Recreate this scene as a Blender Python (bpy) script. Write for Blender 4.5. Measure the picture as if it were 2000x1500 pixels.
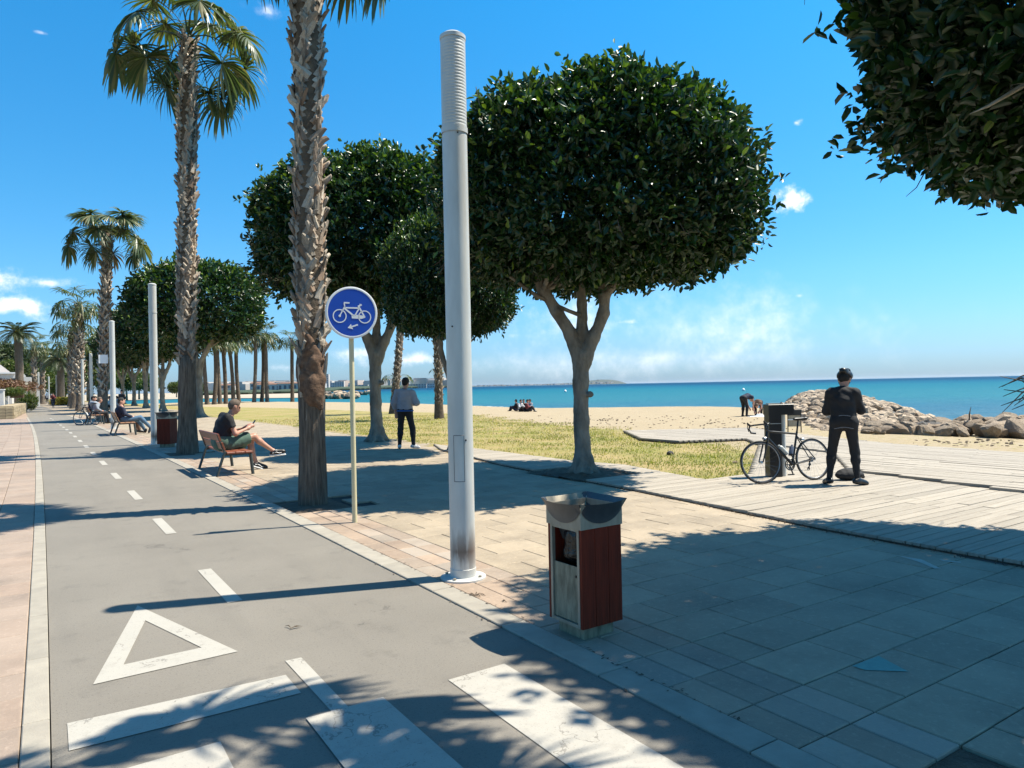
import bpy, math, random
import numpy as np
from mathutils import Vector, Matrix, Euler
random.seed(7); rs = np.random.RandomState(11)
S = bpy.context.scene
for o in list(bpy.data.objects): bpy.data.objects.remove(o)
R = math.radians

# ------------------------------------------------------------------ camera geometry
F = 1390.0; YAW = R(33.2); ROLL = R(1.15); EYE = 1.6; PIT = R(0.15)
def ray(px, py):
    u = (px-1000)/F; v = -(py-750)/F
    c, s = math.cos(-ROLL), math.sin(-ROLL)
    u, v = u*c-v*s, u*s+v*c
    c, s = math.cos(PIT), math.sin(PIT)
    d = (u, c-v*s, s+v*c)
    c, s = math.cos(YAW), math.sin(YAW)
    return Vector((d[0]*c+d[1]*s, -d[0]*s+d[1]*c, d[2]))
def gp(px, py, z=0.0):
    """world ground point (height z) that stands at a pixel of the 2000x1500 photograph"""
    d = ray(px, py); t = (z-EYE)/d.z
    return Vector((d.x*t, d.y*t, z))
def at(px, py, depth):
    d = ray(px, py); f = d.x*math.sin(YAW)+d.y*math.cos(YAW)
    return Vector((0, 0, EYE))+d*(depth/f)
cam = bpy.data.cameras.new('camera'); co = bpy.data.objects.new('camera', cam); S.collection.objects.link(co)
o0 = ray(1000, 750); rx = (ray(1000+F, 750)-o0).normalized(); up = (ray(1000, 750-F)-o0).normalized(); bk = -o0.normalized()
m = Matrix((rx, up, bk)).transposed().to_4x4(); m.translation = (0, 0, EYE); co.matrix_world = m
cam.sensor_width = 36; cam.lens = 36*F/2000; cam.clip_start = 0.05; cam.clip_end = 60000
S.camera = co
# ------------------------------------------------------------------ sun, sky
SUNAZ = Vector((0.948, -0.318, 0)).normalized(); SUNEL = R(60.2)
sunv = SUNAZ*math.cos(SUNEL)+Vector((0, 0, math.sin(SUNEL)))
sl = bpy.data.lights.new('sun', 'SUN'); sl.energy = 5.0; sl.angle = R(0.55); sl.color = (1.0, 0.93, 0.80)
so = bpy.data.objects.new('sun', sl); S.collection.objects.link(so)
so.rotation_mode = 'QUATERNION'; so.rotation_quaternion = sunv.to_track_quat('Z', 'Y')
so.location = (20, -5, 30)
S.view_settings.view_transform = 'Standard'; S.view_settings.look = 'None'; S.view_settings.gamma = 1
S.view_settings.use_curve_mapping = False; S.view_settings.exposure = 0.98
W = bpy.data.worlds.new('World'); S.world = W; W.use_nodes = True
nt = W.node_tree; nt.nodes.clear()
def N(t, kind, **kw):
    n = t.nodes.new(kind)
    for k, v in kw.items():
        if k.startswith('i_'):
            key = k[2:]; key = int(key) if key.isdigit() else key
            n.inputs[key].default_value = v
        else: setattr(n, k, v)
    return n
def mth(t, op, a, b=None, clamp=False):
    n = t.nodes.new('ShaderNodeMath'); n.operation = op; n.use_clamp = clamp
    for i, v in enumerate((a, b)):
        if v is None: continue
        if isinstance(v, (int, float)): n.inputs[i].default_value = v
        else: t.links.new(v, n.inputs[i])
    return n.outputs[0]
def mixc(t, fac, a, b, blend='MIX'):
    n = t.nodes.new('ShaderNodeMix'); n.data_type = 'RGBA'; n.blend_type = blend
    for i, v in ((0, fac), (6, a), (7, b)):
        if isinstance(v, (int, float)): n.inputs[i].default_value = v
        elif isinstance(v, (tuple, list)): n.inputs[i].default_value = tuple(v) if len(v) == 4 else (*v, 1)
        else: t.links.new(v, n.inputs[i])
    return n.outputs[2]
def vdot(t, a, vec):
    n = t.nodes.new('ShaderNodeVectorMath'); n.operation = 'DOT_PRODUCT'
    t.links.new(a, n.inputs[0]); n.inputs[1].default_value = vec
    return n.outputs['Value']
def ramp(t, fac, stops):
    n = t.nodes.new('ShaderNodeValToRGB'); t.links.new(fac, n.inputs[0]); e = n.color_ramp.elements
    while len(e) < len(stops): e.new(.5)
    for q, (p, c) in zip(e, stops): q.position = p; q.color = (*c, 1) if len(c) == 3 else c
    return n.outputs[0]
sky = N(nt, 'ShaderNodeTexSky', sky_type='NISHITA', sun_disc=False, sun_elevation=SUNEL,
        sun_rotation=math.atan2(SUNAZ.x, SUNAZ.y), altitude=0, air_density=1.0, dust_density=0.6, ozone_density=1.6)
tc = N(nt, 'ShaderNodeTexCoord'); dirv = tc.outputs['Generated']
hs = N(nt, 'ShaderNodeHueSaturation', i_Saturation=1.2, i_Value=1.0); nt.links.new(sky.outputs[0], hs.inputs['Color'])
sz_ = N(nt, 'ShaderNodeSeparateXYZ'); nt.links.new(dirv, sz_.inputs[0])
grad = ramp(nt, sz_.outputs['Z'], [(0.0, (.46, .72, 1.28)), (.06, (.50, .80, 1.18)), (.14, (.50, .95, 1.20)), (.24, (.42, 1.04, 1.24)), (.50, (.25, 1.24, 1.46)), (1.0, (.58, .95, 1.12))])
tint = mixc(nt, 1.0, hs.outputs[0], grad, 'MULTIPLY')
nz = N(nt, 'ShaderNodeTexNoise', i_Scale=16.0, i_Detail=7.0, i_Roughness=0.62); nt.links.new(dirv, nz.inputs['Vector'])
nz2 = N(nt, 'ShaderNodeTexNoise', i_Scale=42.0, i_Detail=5.0, i_Roughness=0.6); nt.links.new(dirv, nz2.inputs['Vector'])
nsum = mth(nt, 'ADD', mth(nt, 'MULTIPLY', nz.outputs[0], 1.5), mth(nt, 'MULTIPLY', nz2.outputs[0], 0.9))   # ~1.2 mean
def blob(px, py, w, h, dens, soft, rag=1.0):
    d = ray(px, py).normalized(); r_ = Vector((d.y, -d.x, 0)).normalized(); u_ = r_.cross(d)
    sc = 1/ray(px, py).length
    a = mth(nt, 'DIVIDE', vdot(nt, dirv, r_), w*0.5/F*sc); b = mth(nt, 'DIVIDE', vdot(nt, dirv, u_), h*0.5/F*sc)
    l = mth(nt, 'SQRT', mth(nt, 'ADD', mth(nt, 'MULTIPLY', a, a), mth(nt, 'MULTIPLY', b, b)))
    l = mth(nt, 'ADD', l, mth(nt, 'MULTIPLY', mth(nt, 'SUBTRACT', nsum, 1.2), -2.4*rag))
    fr = mth(nt, 'GREATER_THAN', vdot(nt, dirv, d), 0.3)
    v = mth(nt, 'DIVIDE', mth(nt, 'SUBTRACT', 1.0, l), soft, True)
    return mth(nt, 'MULTIPLY', mth(nt, 'MULTIPLY', v, v), mth(nt, 'MULTIPLY', fr, dens))
cl = None
for b in [(48, 600, 175, 50, .97, .7, .8), (-15, 545, 110, 70, .9, .8, .9), (95, 553, 150, 28, .75, .9, .9), (1545, 390, 62, 30, .75, 1.4, 2.2),
          (1556, 240, 26, 18, .75, .8, 1.2), (524, 24, 80, 26, .5, 1.2, 1.2), (80, 64, 22, 8, .35, 1., 1.), (1240, 630, 120, 14, .55, 1., 1.),
          (1400, 640, 720, 210, .85, 1.4, .5), (1120, 640, 520, 150, .75, 1.4, .8), (1250, 700, 1000, 90, .6, 1.3, .5), (1230, 628, 130, 22, .7, 1., 1.), (810, 702, 190, 34, .7, 1.1, 1.), (700, 690, 170, 34, .6, 1.1, 1.),
          (560, 718, 170, 20, .4, 1.2, 1.), (1010, 655, 90, 22, .5, 1.1, 1.2), (1560, 578, 26, 14, .4, 1., 1.), (2450, 560, 500, 60, .4, 1.8, 1.), (-700, 500, 600, 90, .5, 1.6, 1.)]:
    v = blob(*b)
    cl = v if cl is None else mth(nt, 'MAXIMUM', cl, v)
cloudcol = mixc(nt, nz2.outputs[0], (6.6, 7.3, 8.6), (9.6, 9.5, 9.5))
fin = mixc(nt, cl, tint, cloudcol)
bg = N(nt, 'ShaderNodeBackground', i_Strength=0.080); nt.links.new(fin, bg.inputs[0])
wo = N(nt, 'ShaderNodeOutputWorld'); nt.links.new(bg.outputs[0], wo.inputs[0])
S.render.engine = 'CYCLES'
try:
    S.cycles.max_bounces = 6; S.cycles.transparent_max_bounces = 6; S.cycles.sample_clamp_indirect = 4
except Exception: pass

# ------------------------------------------------------------------ helpers
C = S.collection
def tag(o, label=None, cat=None, group=None, kind=None):
    if label: o['label'] = label
    if cat: o['category'] = cat
    if group: o['group'] = group
    if kind: o['kind'] = kind
    return o
def empty(name, loc=(0, 0, 0), rz=0, **kw):
    o = bpy.data.objects.new(name, None); C.objects.link(o); o.location = loc; o.rotation_euler = (0, 0, rz)
    o.empty_display_size = 0.1
    return tag(o, **kw)
def put(name, me, parent=None, loc=None, rot=None, scale=None, **kw):
    o = bpy.data.objects.new(name, me); C.objects.link(o)
    if parent: o.parent = parent
    if loc is not None: o.location = loc
    if rot is not None: o.rotation_euler = rot
    if scale is not None: o.scale = (scale,)*3 if isinstance(scale, (int, float)) else scale
    return tag(o, **kw)
KIDS = {}
def tree_copy(o, parent=None, loc=None, rot=None, scale=None, skip=()):
    kids = {}
    for q in bpy.data.objects:
        if q.parent: kids.setdefault(q.parent.name, []).append(q)
    def rec(a, par):
        b = a.copy(); C.objects.link(b)
        if par: b.parent = par
        for ch in kids.get(a.name, []):
            if ch.name.split('.')[0] in skip: continue
            rec(ch, b)
        return b
    r = rec(o, parent)
    if loc is not None: r.location = loc
    if rot is not None: r.rotation_euler = rot
    if scale is not None: r.scale = (scale,)*3 if isinstance(scale, (int, float)) else scale
    return r
def npmesh(name, V, Fq, mat, smooth=False, rnd=None, mi=None):
    me = bpy.data.meshes.new(name); V = np.asarray(V, np.float32); Fq = np.asarray(Fq, np.int32)
    k = Fq.shape[1]; n = len(Fq)
    me.vertices.add(len(V)); me.vertices.foreach_set('co', V.ravel())
    me.loops.add(n*k); me.loops.foreach_set('vertex_index', Fq.ravel())
    me.polygons.add(n); me.polygons.foreach_set('loop_start', np.arange(0, n*k, k, dtype=np.int32))
    try: me.polygons.foreach_set('loop_total', np.full(n, k, np.int32))
    except Exception: pass
    if smooth: me.polygons.foreach_set('use_smooth', np.ones(n, bool))
    for mm in (mat if isinstance(mat, (list, tuple)) else [mat]): me.materials.append(mm)
    if mi is not None: me.polygons.foreach_set('material_index', np.asarray(mi, np.int32))
    if rnd is not None:
        a = me.attributes.new('rnd', 'FLOAT', 'POINT'); a.data.foreach_set('value', np.asarray(rnd, np.float32))
    me.update(calc_edges=True)
    return me
class MB:
    """collects shapes; build() returns one mesh"""
    def __init__(s): s.v = []; s.f = []; s.r = []
    def add(s, V, Fs, rnd=0.0):
        n = len(s.v); s.v += [tuple(p) for p in V]; s.f += [tuple(i+n for i in f) for f in Fs]; s.r += [rnd]*len(V); return s
    def box(s, c, sz, rz=0, M=None, top=1.0, rnd=0.0, bev=0.0):
        x, y, z = sz[0]/2, sz[1]/2, sz[2]/2
        if bev:
            b = bev
            V = [(sx*(x-b), sy*(y-b), z) for sx, sy in ((-1, -1), (1, -1), (1, 1), (-1, 1))]+[(sx*x, sy*y, z-b) for sx, sy in ((-1, -1), (1, -1), (1, 1), (-1, 1))]+[(sx*x, sy*y, -z) for sx, sy in ((-1, -1), (1, -1), (1, 1), (-1, 1))]
            Fs = [(0, 1, 2, 3), (11, 10, 9, 8)]+[(i+4, (i+1) % 4+4, (i+1) % 4, i) for i in range(4)]+[(i+8, (i+1) % 4+8, (i+1) % 4+4, i+4) for i in range(4)]
        else:
            V = [(-x, -y, -z), (x, -y, -z), (x, y, -z), (-x, y, -z), (-x*top, -y*top, z), (x*top, -y*top, z), (x*top, y*top, z), (-x*top, y*top, z)]
            Fs = [(3, 2, 1, 0), (4, 5, 6, 7), (0, 1, 5, 4), (1, 2, 6, 5), (2, 3, 7, 6), (3, 0, 4, 7)]
        T = Matrix.Translation(c) @ (M.to_4x4() if M is not None else Matrix.Rotation(rz, 4, 'Z'))
        return s.add([T @ Vector(p) for p in V], Fs, rnd)
    def tube(s, P, rad, n=8, cap=True, flat=1.0, rnd=0.0):
        P = [Vector(p) for p in P]; rad = rad if isinstance(rad, (list, tuple)) else [rad]*len(P)
        V = []; Fs = []; ref = None
        for i, p in enumerate(P):
            t = (P[min(i+1, len(P)-1)]-P[max(i-1, 0)]).normalized()
            if ref is None: ref = Vector((0, 0, 1)) if abs(t.z) < .9 else Vector((1, 0, 0))
            a = t.cross(ref).normalized(); b = t.cross(a).normalized(); ref = -b if False else a.cross(t)
            for k in range(n):
                g = 2*math.pi*k/n; V.append(p+a*math.cos(g)*rad[i]+b*math.sin(g)*rad[i]*flat)
        for i in range(len(P)-1):
            for k in range(n): Fs.append((i*n+k, i*n+(k+1) % n, (i+1)*n+(k+1) % n, (i+1)*n+k))
        if cap: Fs.append(tuple(range(n-1, -1, -1))); Fs.append(tuple((len(P)-1)*n+k for k in range(n)))
        return s.add(V, Fs, rnd)
    def lathe(s, prof, n=24, c=(0, 0, 0), M=None, cap=False):
        V = []; Fs = []; T = Matrix.Translation(c) @ (M.to_4x4() if M is not None else Matrix())
        for r, z in prof:
            for k in range(n): g = 2*math.pi*k/n; V.append(T @ Vector((r*math.cos(g), r*math.sin(g), z)))
        for i in range(len(prof)-1):
            for k in range(n): Fs.append((i*n+k, i*n+(k+1) % n, (i+1)*n+(k+1) % n, (i+1)*n+k))
        if cap: Fs.append(tuple(range(n-1, -1, -1))); Fs.append(tuple((len(prof)-1)*n+k for k in range(n)))
        return s.add(V, Fs)
    def prism(s, poly, z0, z1, M=None):
        n = len(poly); T = M if M is not None else Matrix()
        V = [T @ Vector((x, y, z0)) for x, y in poly]+[T @ Vector((x, y, z1)) for x, y in poly]
        Fs = [tuple(range(n-1, -1, -1)), tuple(range(n, 2*n))]+[(i, (i+1) % n, n+(i+1) % n, n+i) for i in range(n)]
        return s.add(V, Fs)
    def ring(s, c, r, w, M=None, n=32, h=0.004):
        T = Matrix.Translation(c) @ (M.to_4x4() if M is not None else Matrix())
        V = []; Fs = []
        for k in range(n):
            g = 2*math.pi*k/n
            for rr, z in ((r-w/2, 0), (r+w/2, 0), (r+w/2, h), (r-w/2, h)): V.append(T @ Vector((rr*math.cos(g), rr*math.sin(g), z)))
        for k in range(n):
            a = k*4; b = (k+1) % n*4
            for q in range(4): Fs.append((a+q, b+q, b+(q+1) % 4, a+(q+1) % 4))
        return s.add(V, Fs)
    def torus(s, c, R_, r_, M=None, n=40, m=8):
        T = Matrix.Translation(c) @ (M.to_4x4() if M is not None else Matrix())
        V = []; Fs = []
        for k in range(n):
            g = 2*math.pi*k/n
            for j in range(m):
                a = 2*math.pi*j/m; q = R_+r_*math.cos(a); V.append(T @ Vector((q*math.cos(g), q*math.sin(g), r_*math.sin(a))))
        for k in range(n):
            for j in range(m): Fs.append((k*m+j, (k+1) % n*m+j, (k+1) % n*m+(j+1) % m, k*m+(j+1) % m))
        return s.add(V, Fs)
    def sphere(s, c, r, n=12, m=8, M=None):
        T = Matrix.Translation(c) @ (M.to_4x4() if M is not None else Matrix())
        rr = r if isinstance(r, (tuple, list)) else (r, r, r); V = []; Fs = []
        for j in range(m+1):
            ph = math.pi*j/m
            for k in range(n):
                g = 2*math.pi*k/n; V.append(T @ Vector((rr[0]*math.sin(ph)*math.cos(g), rr[1]*math.sin(ph)*math.sin(g), rr[2]*math.cos(ph))))
        for j in range(m):
            for k in range(n): Fs.append((j*n+k, (j+1)*n+k, (j+1)*n+(k+1) % n, j*n+(k+1) % n))
        return s.add(V, Fs)
    def mesh(s, name, mat, smooth=False, auto=None):
        me = bpy.data.meshes.new(name); me.from_pydata(s.v, [], s.f)
        me.materials.append(mat)
        if any(s.r): me.attributes.new('rnd', 'FLOAT', 'POINT').data.foreach_set('value', s.r)
        if smooth or auto:
            me.polygons.foreach_set('use_smooth', [True]*len(me.polygons))
            if auto:
                try: me.set_sharp_from_angle(angle=R(auto))
                except Exception: pass
        me.update(); return me
    def build(s, name, mat, parent=None, smooth=False, auto=None, **kw):
        return put(name, s.mesh(name, mat, smooth, auto), parent, **kw)

# ------------------------------------------------------------------ materials
def newmat(name):
    m = bpy.data.materials.new(name); m.use_nodes = True; t = m.node_tree; b = t.nodes['Principled BSDF']; return m, t, b
def noise(t, vec, scale, detail=4, rough=.6, dist=0):
    n = N(t, 'ShaderNodeTexNoise', i_Scale=scale, i_Detail=detail, i_Roughness=rough, i_Distortion=dist)
    if vec is not None: t.links.new(vec, n.inputs['Vector'])
    return n.outputs[0]
def rndval(t):
    oi = N(t, 'ShaderNodeObjectInfo'); at_ = N(t, 'ShaderNodeAttribute', attribute_name='rnd')
    return mth(t, 'FRACT', mth(t, 'ADD', oi.outputs['Random'], at_.outputs['Fac']))
def vscale(t, v, s):
    n = t.nodes.new('ShaderNodeVectorMath'); n.operation = 'MULTIPLY'; t.links.new(v, n.inputs[0]); n.inputs[1].default_value = s; return n.outputs[0]
KA = .82
def dim(c): return tuple(x*KA for x in c[:3])
def pmat(name, c1, c2=None, scale=4, rough=.7, bump=.15, bscale=40, vary=0.0, metal=0, spec=.5, stretch=(1, 1, 1), world=False, hue=None, detail=5, r2=None, bdist=.01, stain=0):
    m, t, b = newmat(name)
    if world: co_ = N(t, 'ShaderNodeNewGeometry').outputs['Position']
    else: co_ = N(t, 'ShaderNodeTexCoord').outputs['Object']
    v = vscale(t, co_, stretch)
    c2 = c2 or tuple(x*.7 for x in c1)
    c1 = dim(c1); c2 = dim(c2); hue = dim(hue) if hue else None
    f = noise(t, v, scale, detail)
    f = mth(t, 'MULTIPLY', mth(t, 'SUBTRACT', f, .3), 2.5, True)
    col = mixc(t, f, c1, c2)
    if vary or hue:
        rv = rndval(t)
        if hue: col = mixc(t, mth(t, 'MULTIPLY', mth(t, 'SUBTRACT', rv, .45, True), 1.6, True), col, hue)
        k = mth(t, 'ADD', 1-vary, mth(t, 'MULTIPLY', mth(t, 'FRACT', mth(t, 'MULTIPLY', rv, 7.31)), 2*vary))
        cc = N(t, 'ShaderNodeCombineColor')
        for i in range(3): t.links.new(k, cc.inputs[i])
        col = mixc(t, 1.0, col, cc.outputs[0], 'MULTIPLY')
    if stain:
        s1 = noise(t, v, .9, 7, .7); col = mixc(t, mth(t, 'MULTIPLY', mth(t, 'SUBTRACT', s1, .48), 2.6, True), col, tuple(x*.52 for x in c2))
        s2 = noise(t, v, 26, 5, .75); col = mixc(t, mth(t, 'MULTIPLY', mth(t, 'SUBTRACT', s2, .54), 3.5, True), col, tuple(min(.6, x*1.35) for x in c1))
        s3 = noise(t, v, 60, 3, .7); col = mixc(t, mth(t, 'MULTIPLY', mth(t, 'SUBTRACT', s3, .66), 8.0, True), col, tuple(x*.45 for x in c2))
        G_ = N(t, 'ShaderNodeTexCoord').outputs['Generated']; sp_ = N(t, 'ShaderNodeSeparateXYZ'); t.links.new(G_, sp_.inputs[0])
        ed = mth(t, 'MAXIMUM', mth(t, 'ABSOLUTE', mth(t, 'SUBTRACT', sp_.outputs['X'], .5)), mth(t, 'ABSOLUTE', mth(t, 'SUBTRACT', sp_.outputs['Y'], .5)))
        ew = mth(t, 'MULTIPLY', mth(t, 'MULTIPLY', mth(t, 'SUBTRACT', ed, .465), 40, True), mth(t, 'MULTIPLY', mth(t, 'SUBTRACT', noise(t, v, 5, 4, .7), .44), 3, True))
        col = mixc(t, mth(t, 'MULTIPLY', ew, .6), col, tuple(min(.6, x*1.4) for x in c1))
    t.links.new(col, b.inputs['Base Color'])
    b.inputs['Roughness'].default_value = rough; b.inputs['Metallic'].default_value = metal
    b.inputs['Specular IOR Level'].default_value = spec
    if r2 is not None: t.links.new(mth(t, 'ADD', rough, mth(t, 'MULTIPLY', f, r2-rough)), b.inputs['Roughness'])
    if bump:
        bn = N(t, 'ShaderNodeBump', i_Strength=bump, i_Distance=bdist); t.links.new(noise(t, v, bscale, 4), bn.inputs['Height']); t.links.new(bn.outputs[0], b.inputs['Normal'])
    return m
M_ = {}
M_['slab'] = pmat('pale_stone_slab', (.43, .345, .24), (.335, .27, .19), 2.2, .75, .35, 90, vary=.11, world=True, stain=1)
M_['slab_red'] = pmat('reddish_stone_slab', (.42, .31, .22), (.34, .25, .18), 3, .75, .35, 90, vary=.15, world=True, hue=(.36, .31, .25), stain=1)
M_['slab_left'] = pmat('pinkish_paver', (.37, .285, .22), (.31, .24, .185), 3, .78, .25, 90, vary=.09, world=True, hue=(.37, .27, .20), stain=1)
M_['kerb'] = pmat('concrete_kerb', (.40, .36, .29), (.31, .28, .23), 6, .85, .3, 90, vary=.06, world=True)
M_['joint'] = pmat('dark_joint_grout', (.055, .045, .034), (.03, .025, .02), 9, .95, .4, 60, world=True)
M_['soil'] = pmat('dry_soil', (.16, .115, .075), (.07, .05, .033), 8, .95, .9, 30, world=True, bdist=.03)
M_['plank'] = pmat('weathered_grey_wood', (.44, .385, .31), (.33, .285, .225), 5, .85, .5, 60, vary=.13, stretch=(.35, 6, 1), world=True)
M_['plank_y'] = pmat('weathered_wood_crosswise', (.45, .395, .32), (.34, .295, .235), 5, .85, .5, 60, vary=.12, stretch=(6, .35, 1), world=True)
M_['galv'] = pmat('galvanised_steel', (.74, .73, .68), (.58, .57, .53), 3, .42, .08, 30, metal=.2, spec=.5, stretch=(2, 2, .5))
M_['galvdark'] = pmat('brushed_steel_collar', (.46, .40, .30), (.30, .26, .19), 5, .45, .08, 60, metal=.25, stretch=(3, 3, 1))
M_['steeldark'] = pmat('dark_bent_steel', (.16, .165, .17), (.09, .095, .10), 5, .42, .06, 60, metal=.7)
M_['doorsteel'] = pmat('stained_steel_door', (.42, .36, .24), (.17, .14, .09), 9, .6, .3, 30, metal=0, spec=.25, stretch=(3, 3, .8))
M_['bagblack'] = pmat('black_plastic_bag', (.012, .012, .013), (.006, .006, .006), 6, .22, 1., 12, bdist=.03)
M_['redwood'] = pmat('dark_red_wood', (.29, .036, .014), (.12, .018, .008), 5, .6, .3, 30, stretch=(14, 14, .7), spec=.15)
M_['benchwood'] = pmat('varnished_bench_wood', (.32, .10, .05), (.20, .06, .032), 6, .42, .15, 30, stretch=(6, 1, 6))
M_['benchwood_old'] = pmat('sunbleached_bench_wood', (.42, .22, .11), (.28, .13, .07), 6, .5, .15, 30, stretch=(6, 1, 6))
M_['benchsteel'] = pmat('dark_painted_bench_steel', (.055, .065, .055), (.035, .04, .035), 8, .45, .1, 50)
M_['signpole'] = pmat('cream_pole_paint', (.74, .65, .40), (.64, .56, .34), 6, .4, .05, 30)
M_['signblue'] = pmat('blue_sign_face', (.004, .075, .50), (.003, .065, .46), 3, .35, 0)
M_['white'] = pmat('white_paint', (.95, .95, .94), (.88, .88, .87), 5, .45, .04, 40)
M_['black'] = pmat('black_satin_paint', (.013, .013, .014), (.009, .009, .01), 5, .4, .05, 40)
M_['rubber'] = pmat('black_rubber', (.02, .02, .02), (.012, .012, .012), 8, .7, .1, 50)
M_['rimgrey'] = pmat('grey_rim_metal', (.34, .34, .34), (.26, .26, .27), 8, .35, 0, metal=.6)
M_['chrome'] = pmat('bright_bike_metal', (.5, .5, .5), (.4, .4, .4), 8, .25, 0, metal=.9)
M_['bottle'] = pmat('milky_bottle_plastic', (.62, .62, .58), (.55, .55, .5), 8, .4, 0)
M_['bluebottle'] = pmat('smoky_bottle_plastic', (.12, .14, .2), (.08, .1, .15), 8, .3, 0)
M_['rock'] = pmat('limestone_boulder', (.56, .44, .31), (.29, .22, .155), 2.6, .9, 1., 11, vary=.30, hue=(.40, .29, .19), bdist=.08)
M_['darkrock'] = pmat('wet_dark_boulder', (.12, .10, .075), (.06, .05, .04), 2, .6, .8, 9, bdist=.06)
M_['trunk'] = pmat('grey_ficus_bark', (.38, .335, .265), (.12, .10, .075), 2.8, .88, 1.0, 22, stretch=(1.8, 1.8, .7), bdist=.03)
M_['twig'] = pmat('aerial_root_twig', (.16, .12, .08), (.1, .07, .05), 4, .9, 0)
M_['boot'] = pmat('dry_palm_leaf_base', (.54, .47, .375), (.25, .205, .155), 9, .85, .5, 40, vary=.42, stretch=(3, 3, 1), hue=(.30, .19, .12), bdist=.01)
M_['palmcore'] = pmat('palm_trunk_fibre', (.17, .125, .08), (.07, .05, .034), 6, .95, .9, 20, bdist=.03)
M_['palmbark'] = pmat('fissured_palm_bark', (.31, .245, .18), (.075, .057, .042), 5, .92, 1., 16, stretch=(6, 6, .55), bdist=.05)
M_['palmbrown'] = pmat('reddish_palm_fibre', (.21, .125, .075), (.08, .045, .028), 14, .95, .8, 20, bdist=.02)
M_['wall'] = pmat('white_render_wall', (.72, .70, .66), (.64, .62, .58), 3, .85, .1, 30)
M_['stone'] = pmat('yellow_stone_masonry', (.46, .37, .23), (.33, .26, .16), 4, .9, .5, 20, vary=.12)
M_['tileroof'] = pmat('pale_roof_tile', (.40, .37, .36), (.32, .30, .29), 4, .8, .4, 20)
M_['brownpanel'] = pmat('brown_gate_panel', (.20, .125, .085), (.15, .09, .06), 4, .7, .2, 20)
M_['skin'] = pmat('fair_skin', (.55, .29, .20), (.49, .245, .165), 8, .5, .05, 60)  # even skin tone with slight noise
M_['glass'] = pmat('dark_window_glass', (.03, .04, .05), (.02, .03, .04), 3, .1, 0)
M_['darkcloth'] = pmat('black_cloth', (.013, .013, .016), (.008, .008, .010), 6, .8, .5, 24, bdist=.012)
def cloth(name, c, rough=.85): return pmat(name, c, tuple(x*.75 for x in c), 6, rough, .5, 22, bdist=.012)
M_['greycloth'] = cloth('grey_hoodie_cloth', (.34, .37, .42))
M_['navycloth'] = cloth('navy_jacket_cloth', (.02, .028, .06)); M_['jeans'] = cloth('blue_denim', (.10, .19, .29))
M_['greenshort'] = cloth('sage_green_cloth', (.085, .16, .12)); M_['bluecloth'] = cloth('bright_blue_cloth', (.02, .14, .5))
M_['brownhair'] = cloth('greying_brown_hair', (.15, .11, .08)); M_['darkhair'] = cloth('dark_hair', (.02, .016, .013))
M_['redcloth'] = cloth('dark_red_cloth', (.22, .04, .04)); M_['browncloth'] = cloth('brown_cloth', (.18, .10, .06)); M_['whitecloth'] = cloth('white_cloth', (.68, .68, .68))

def asphalt():
    m, t, b = newmat('worn_grey_asphalt'); P = N(t, 'ShaderNodeNewGeometry').outputs['Position']
    big = noise(t, P, .7, 5, .6); f1 = noise(t, P, 190, 2, .8); f2 = noise(t, P, 70, 3, .7)
    c = mixc(t, mth(t, 'MULTIPLY', mth(t, 'SUBTRACT', big, .35), 2.2, True), (.190, .171, .141), (.146, .131, .108))
    c = mixc(t, mth(t, 'MULTIPLY', mth(t, 'SUBTRACT', f1, .52), 4.0, True), c, (.25, .228, .19))
    st_ = noise(t, P, 3.1, 6, .7); c = mixc(t, mth(t, 'MULTIPLY', mth(t, 'SUBTRACT', st_, .56), 3.0, True), c, (.098, .089, .075))
    st2 = noise(t, vscale(t, P, (2.2, .25, 1)), 1.0, 4, .6); c = mixc(t, mth(t, 'MULTIPLY', mth(t, 'SUBTRACT', st2, .52), 1.6, True), c, (.120, .109, .092))
    c = mixc(t, mth(t, 'MULTIPLY', mth(t, 'SUBTRACT', .44, f2), 4, True), c, (.055, .05, .043))
    vo = N(t, 'ShaderNodeTexVoronoi', feature='DISTANCE_TO_EDGE', i_Scale=.55); vv = t.nodes.new('ShaderNodeVectorMath'); vv.operation = 'ADD'; t.links.new(P, vv.inputs[0])
    nn = N(t, 'ShaderNodeTexNoise', i_Scale=4.0, i_Detail=6.0); t.links.new(P, nn.inputs['Vector']); t.links.new(vscale(t, nn.outputs['Color'], (.45, .45, .45)), vv.inputs[1]); t.links.new(vv.outputs[0], vo.inputs['Vector'])
    ck = mth(t, 'MULTIPLY', mth(t, 'LESS_THAN', vo.outputs['Distance'], .0045), mth(t, 'GREATER_THAN', big, .60)); c = mixc(t, mth(t, 'MULTIPLY', ck, .4), c, (.05, .045, .04))
    t.links.new(c, b.inputs['Base Color']); b.inputs['Roughness'].default_value = .85
    bn = N(t, 'ShaderNodeBump', i_Strength=.5, i_Distance=.006); t.links.new(f1, bn.inputs['Height']); t.links.new(bn.outputs[0], b.inputs['Normal'])
    return m
M_['asphalt'] = asphalt()
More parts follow.
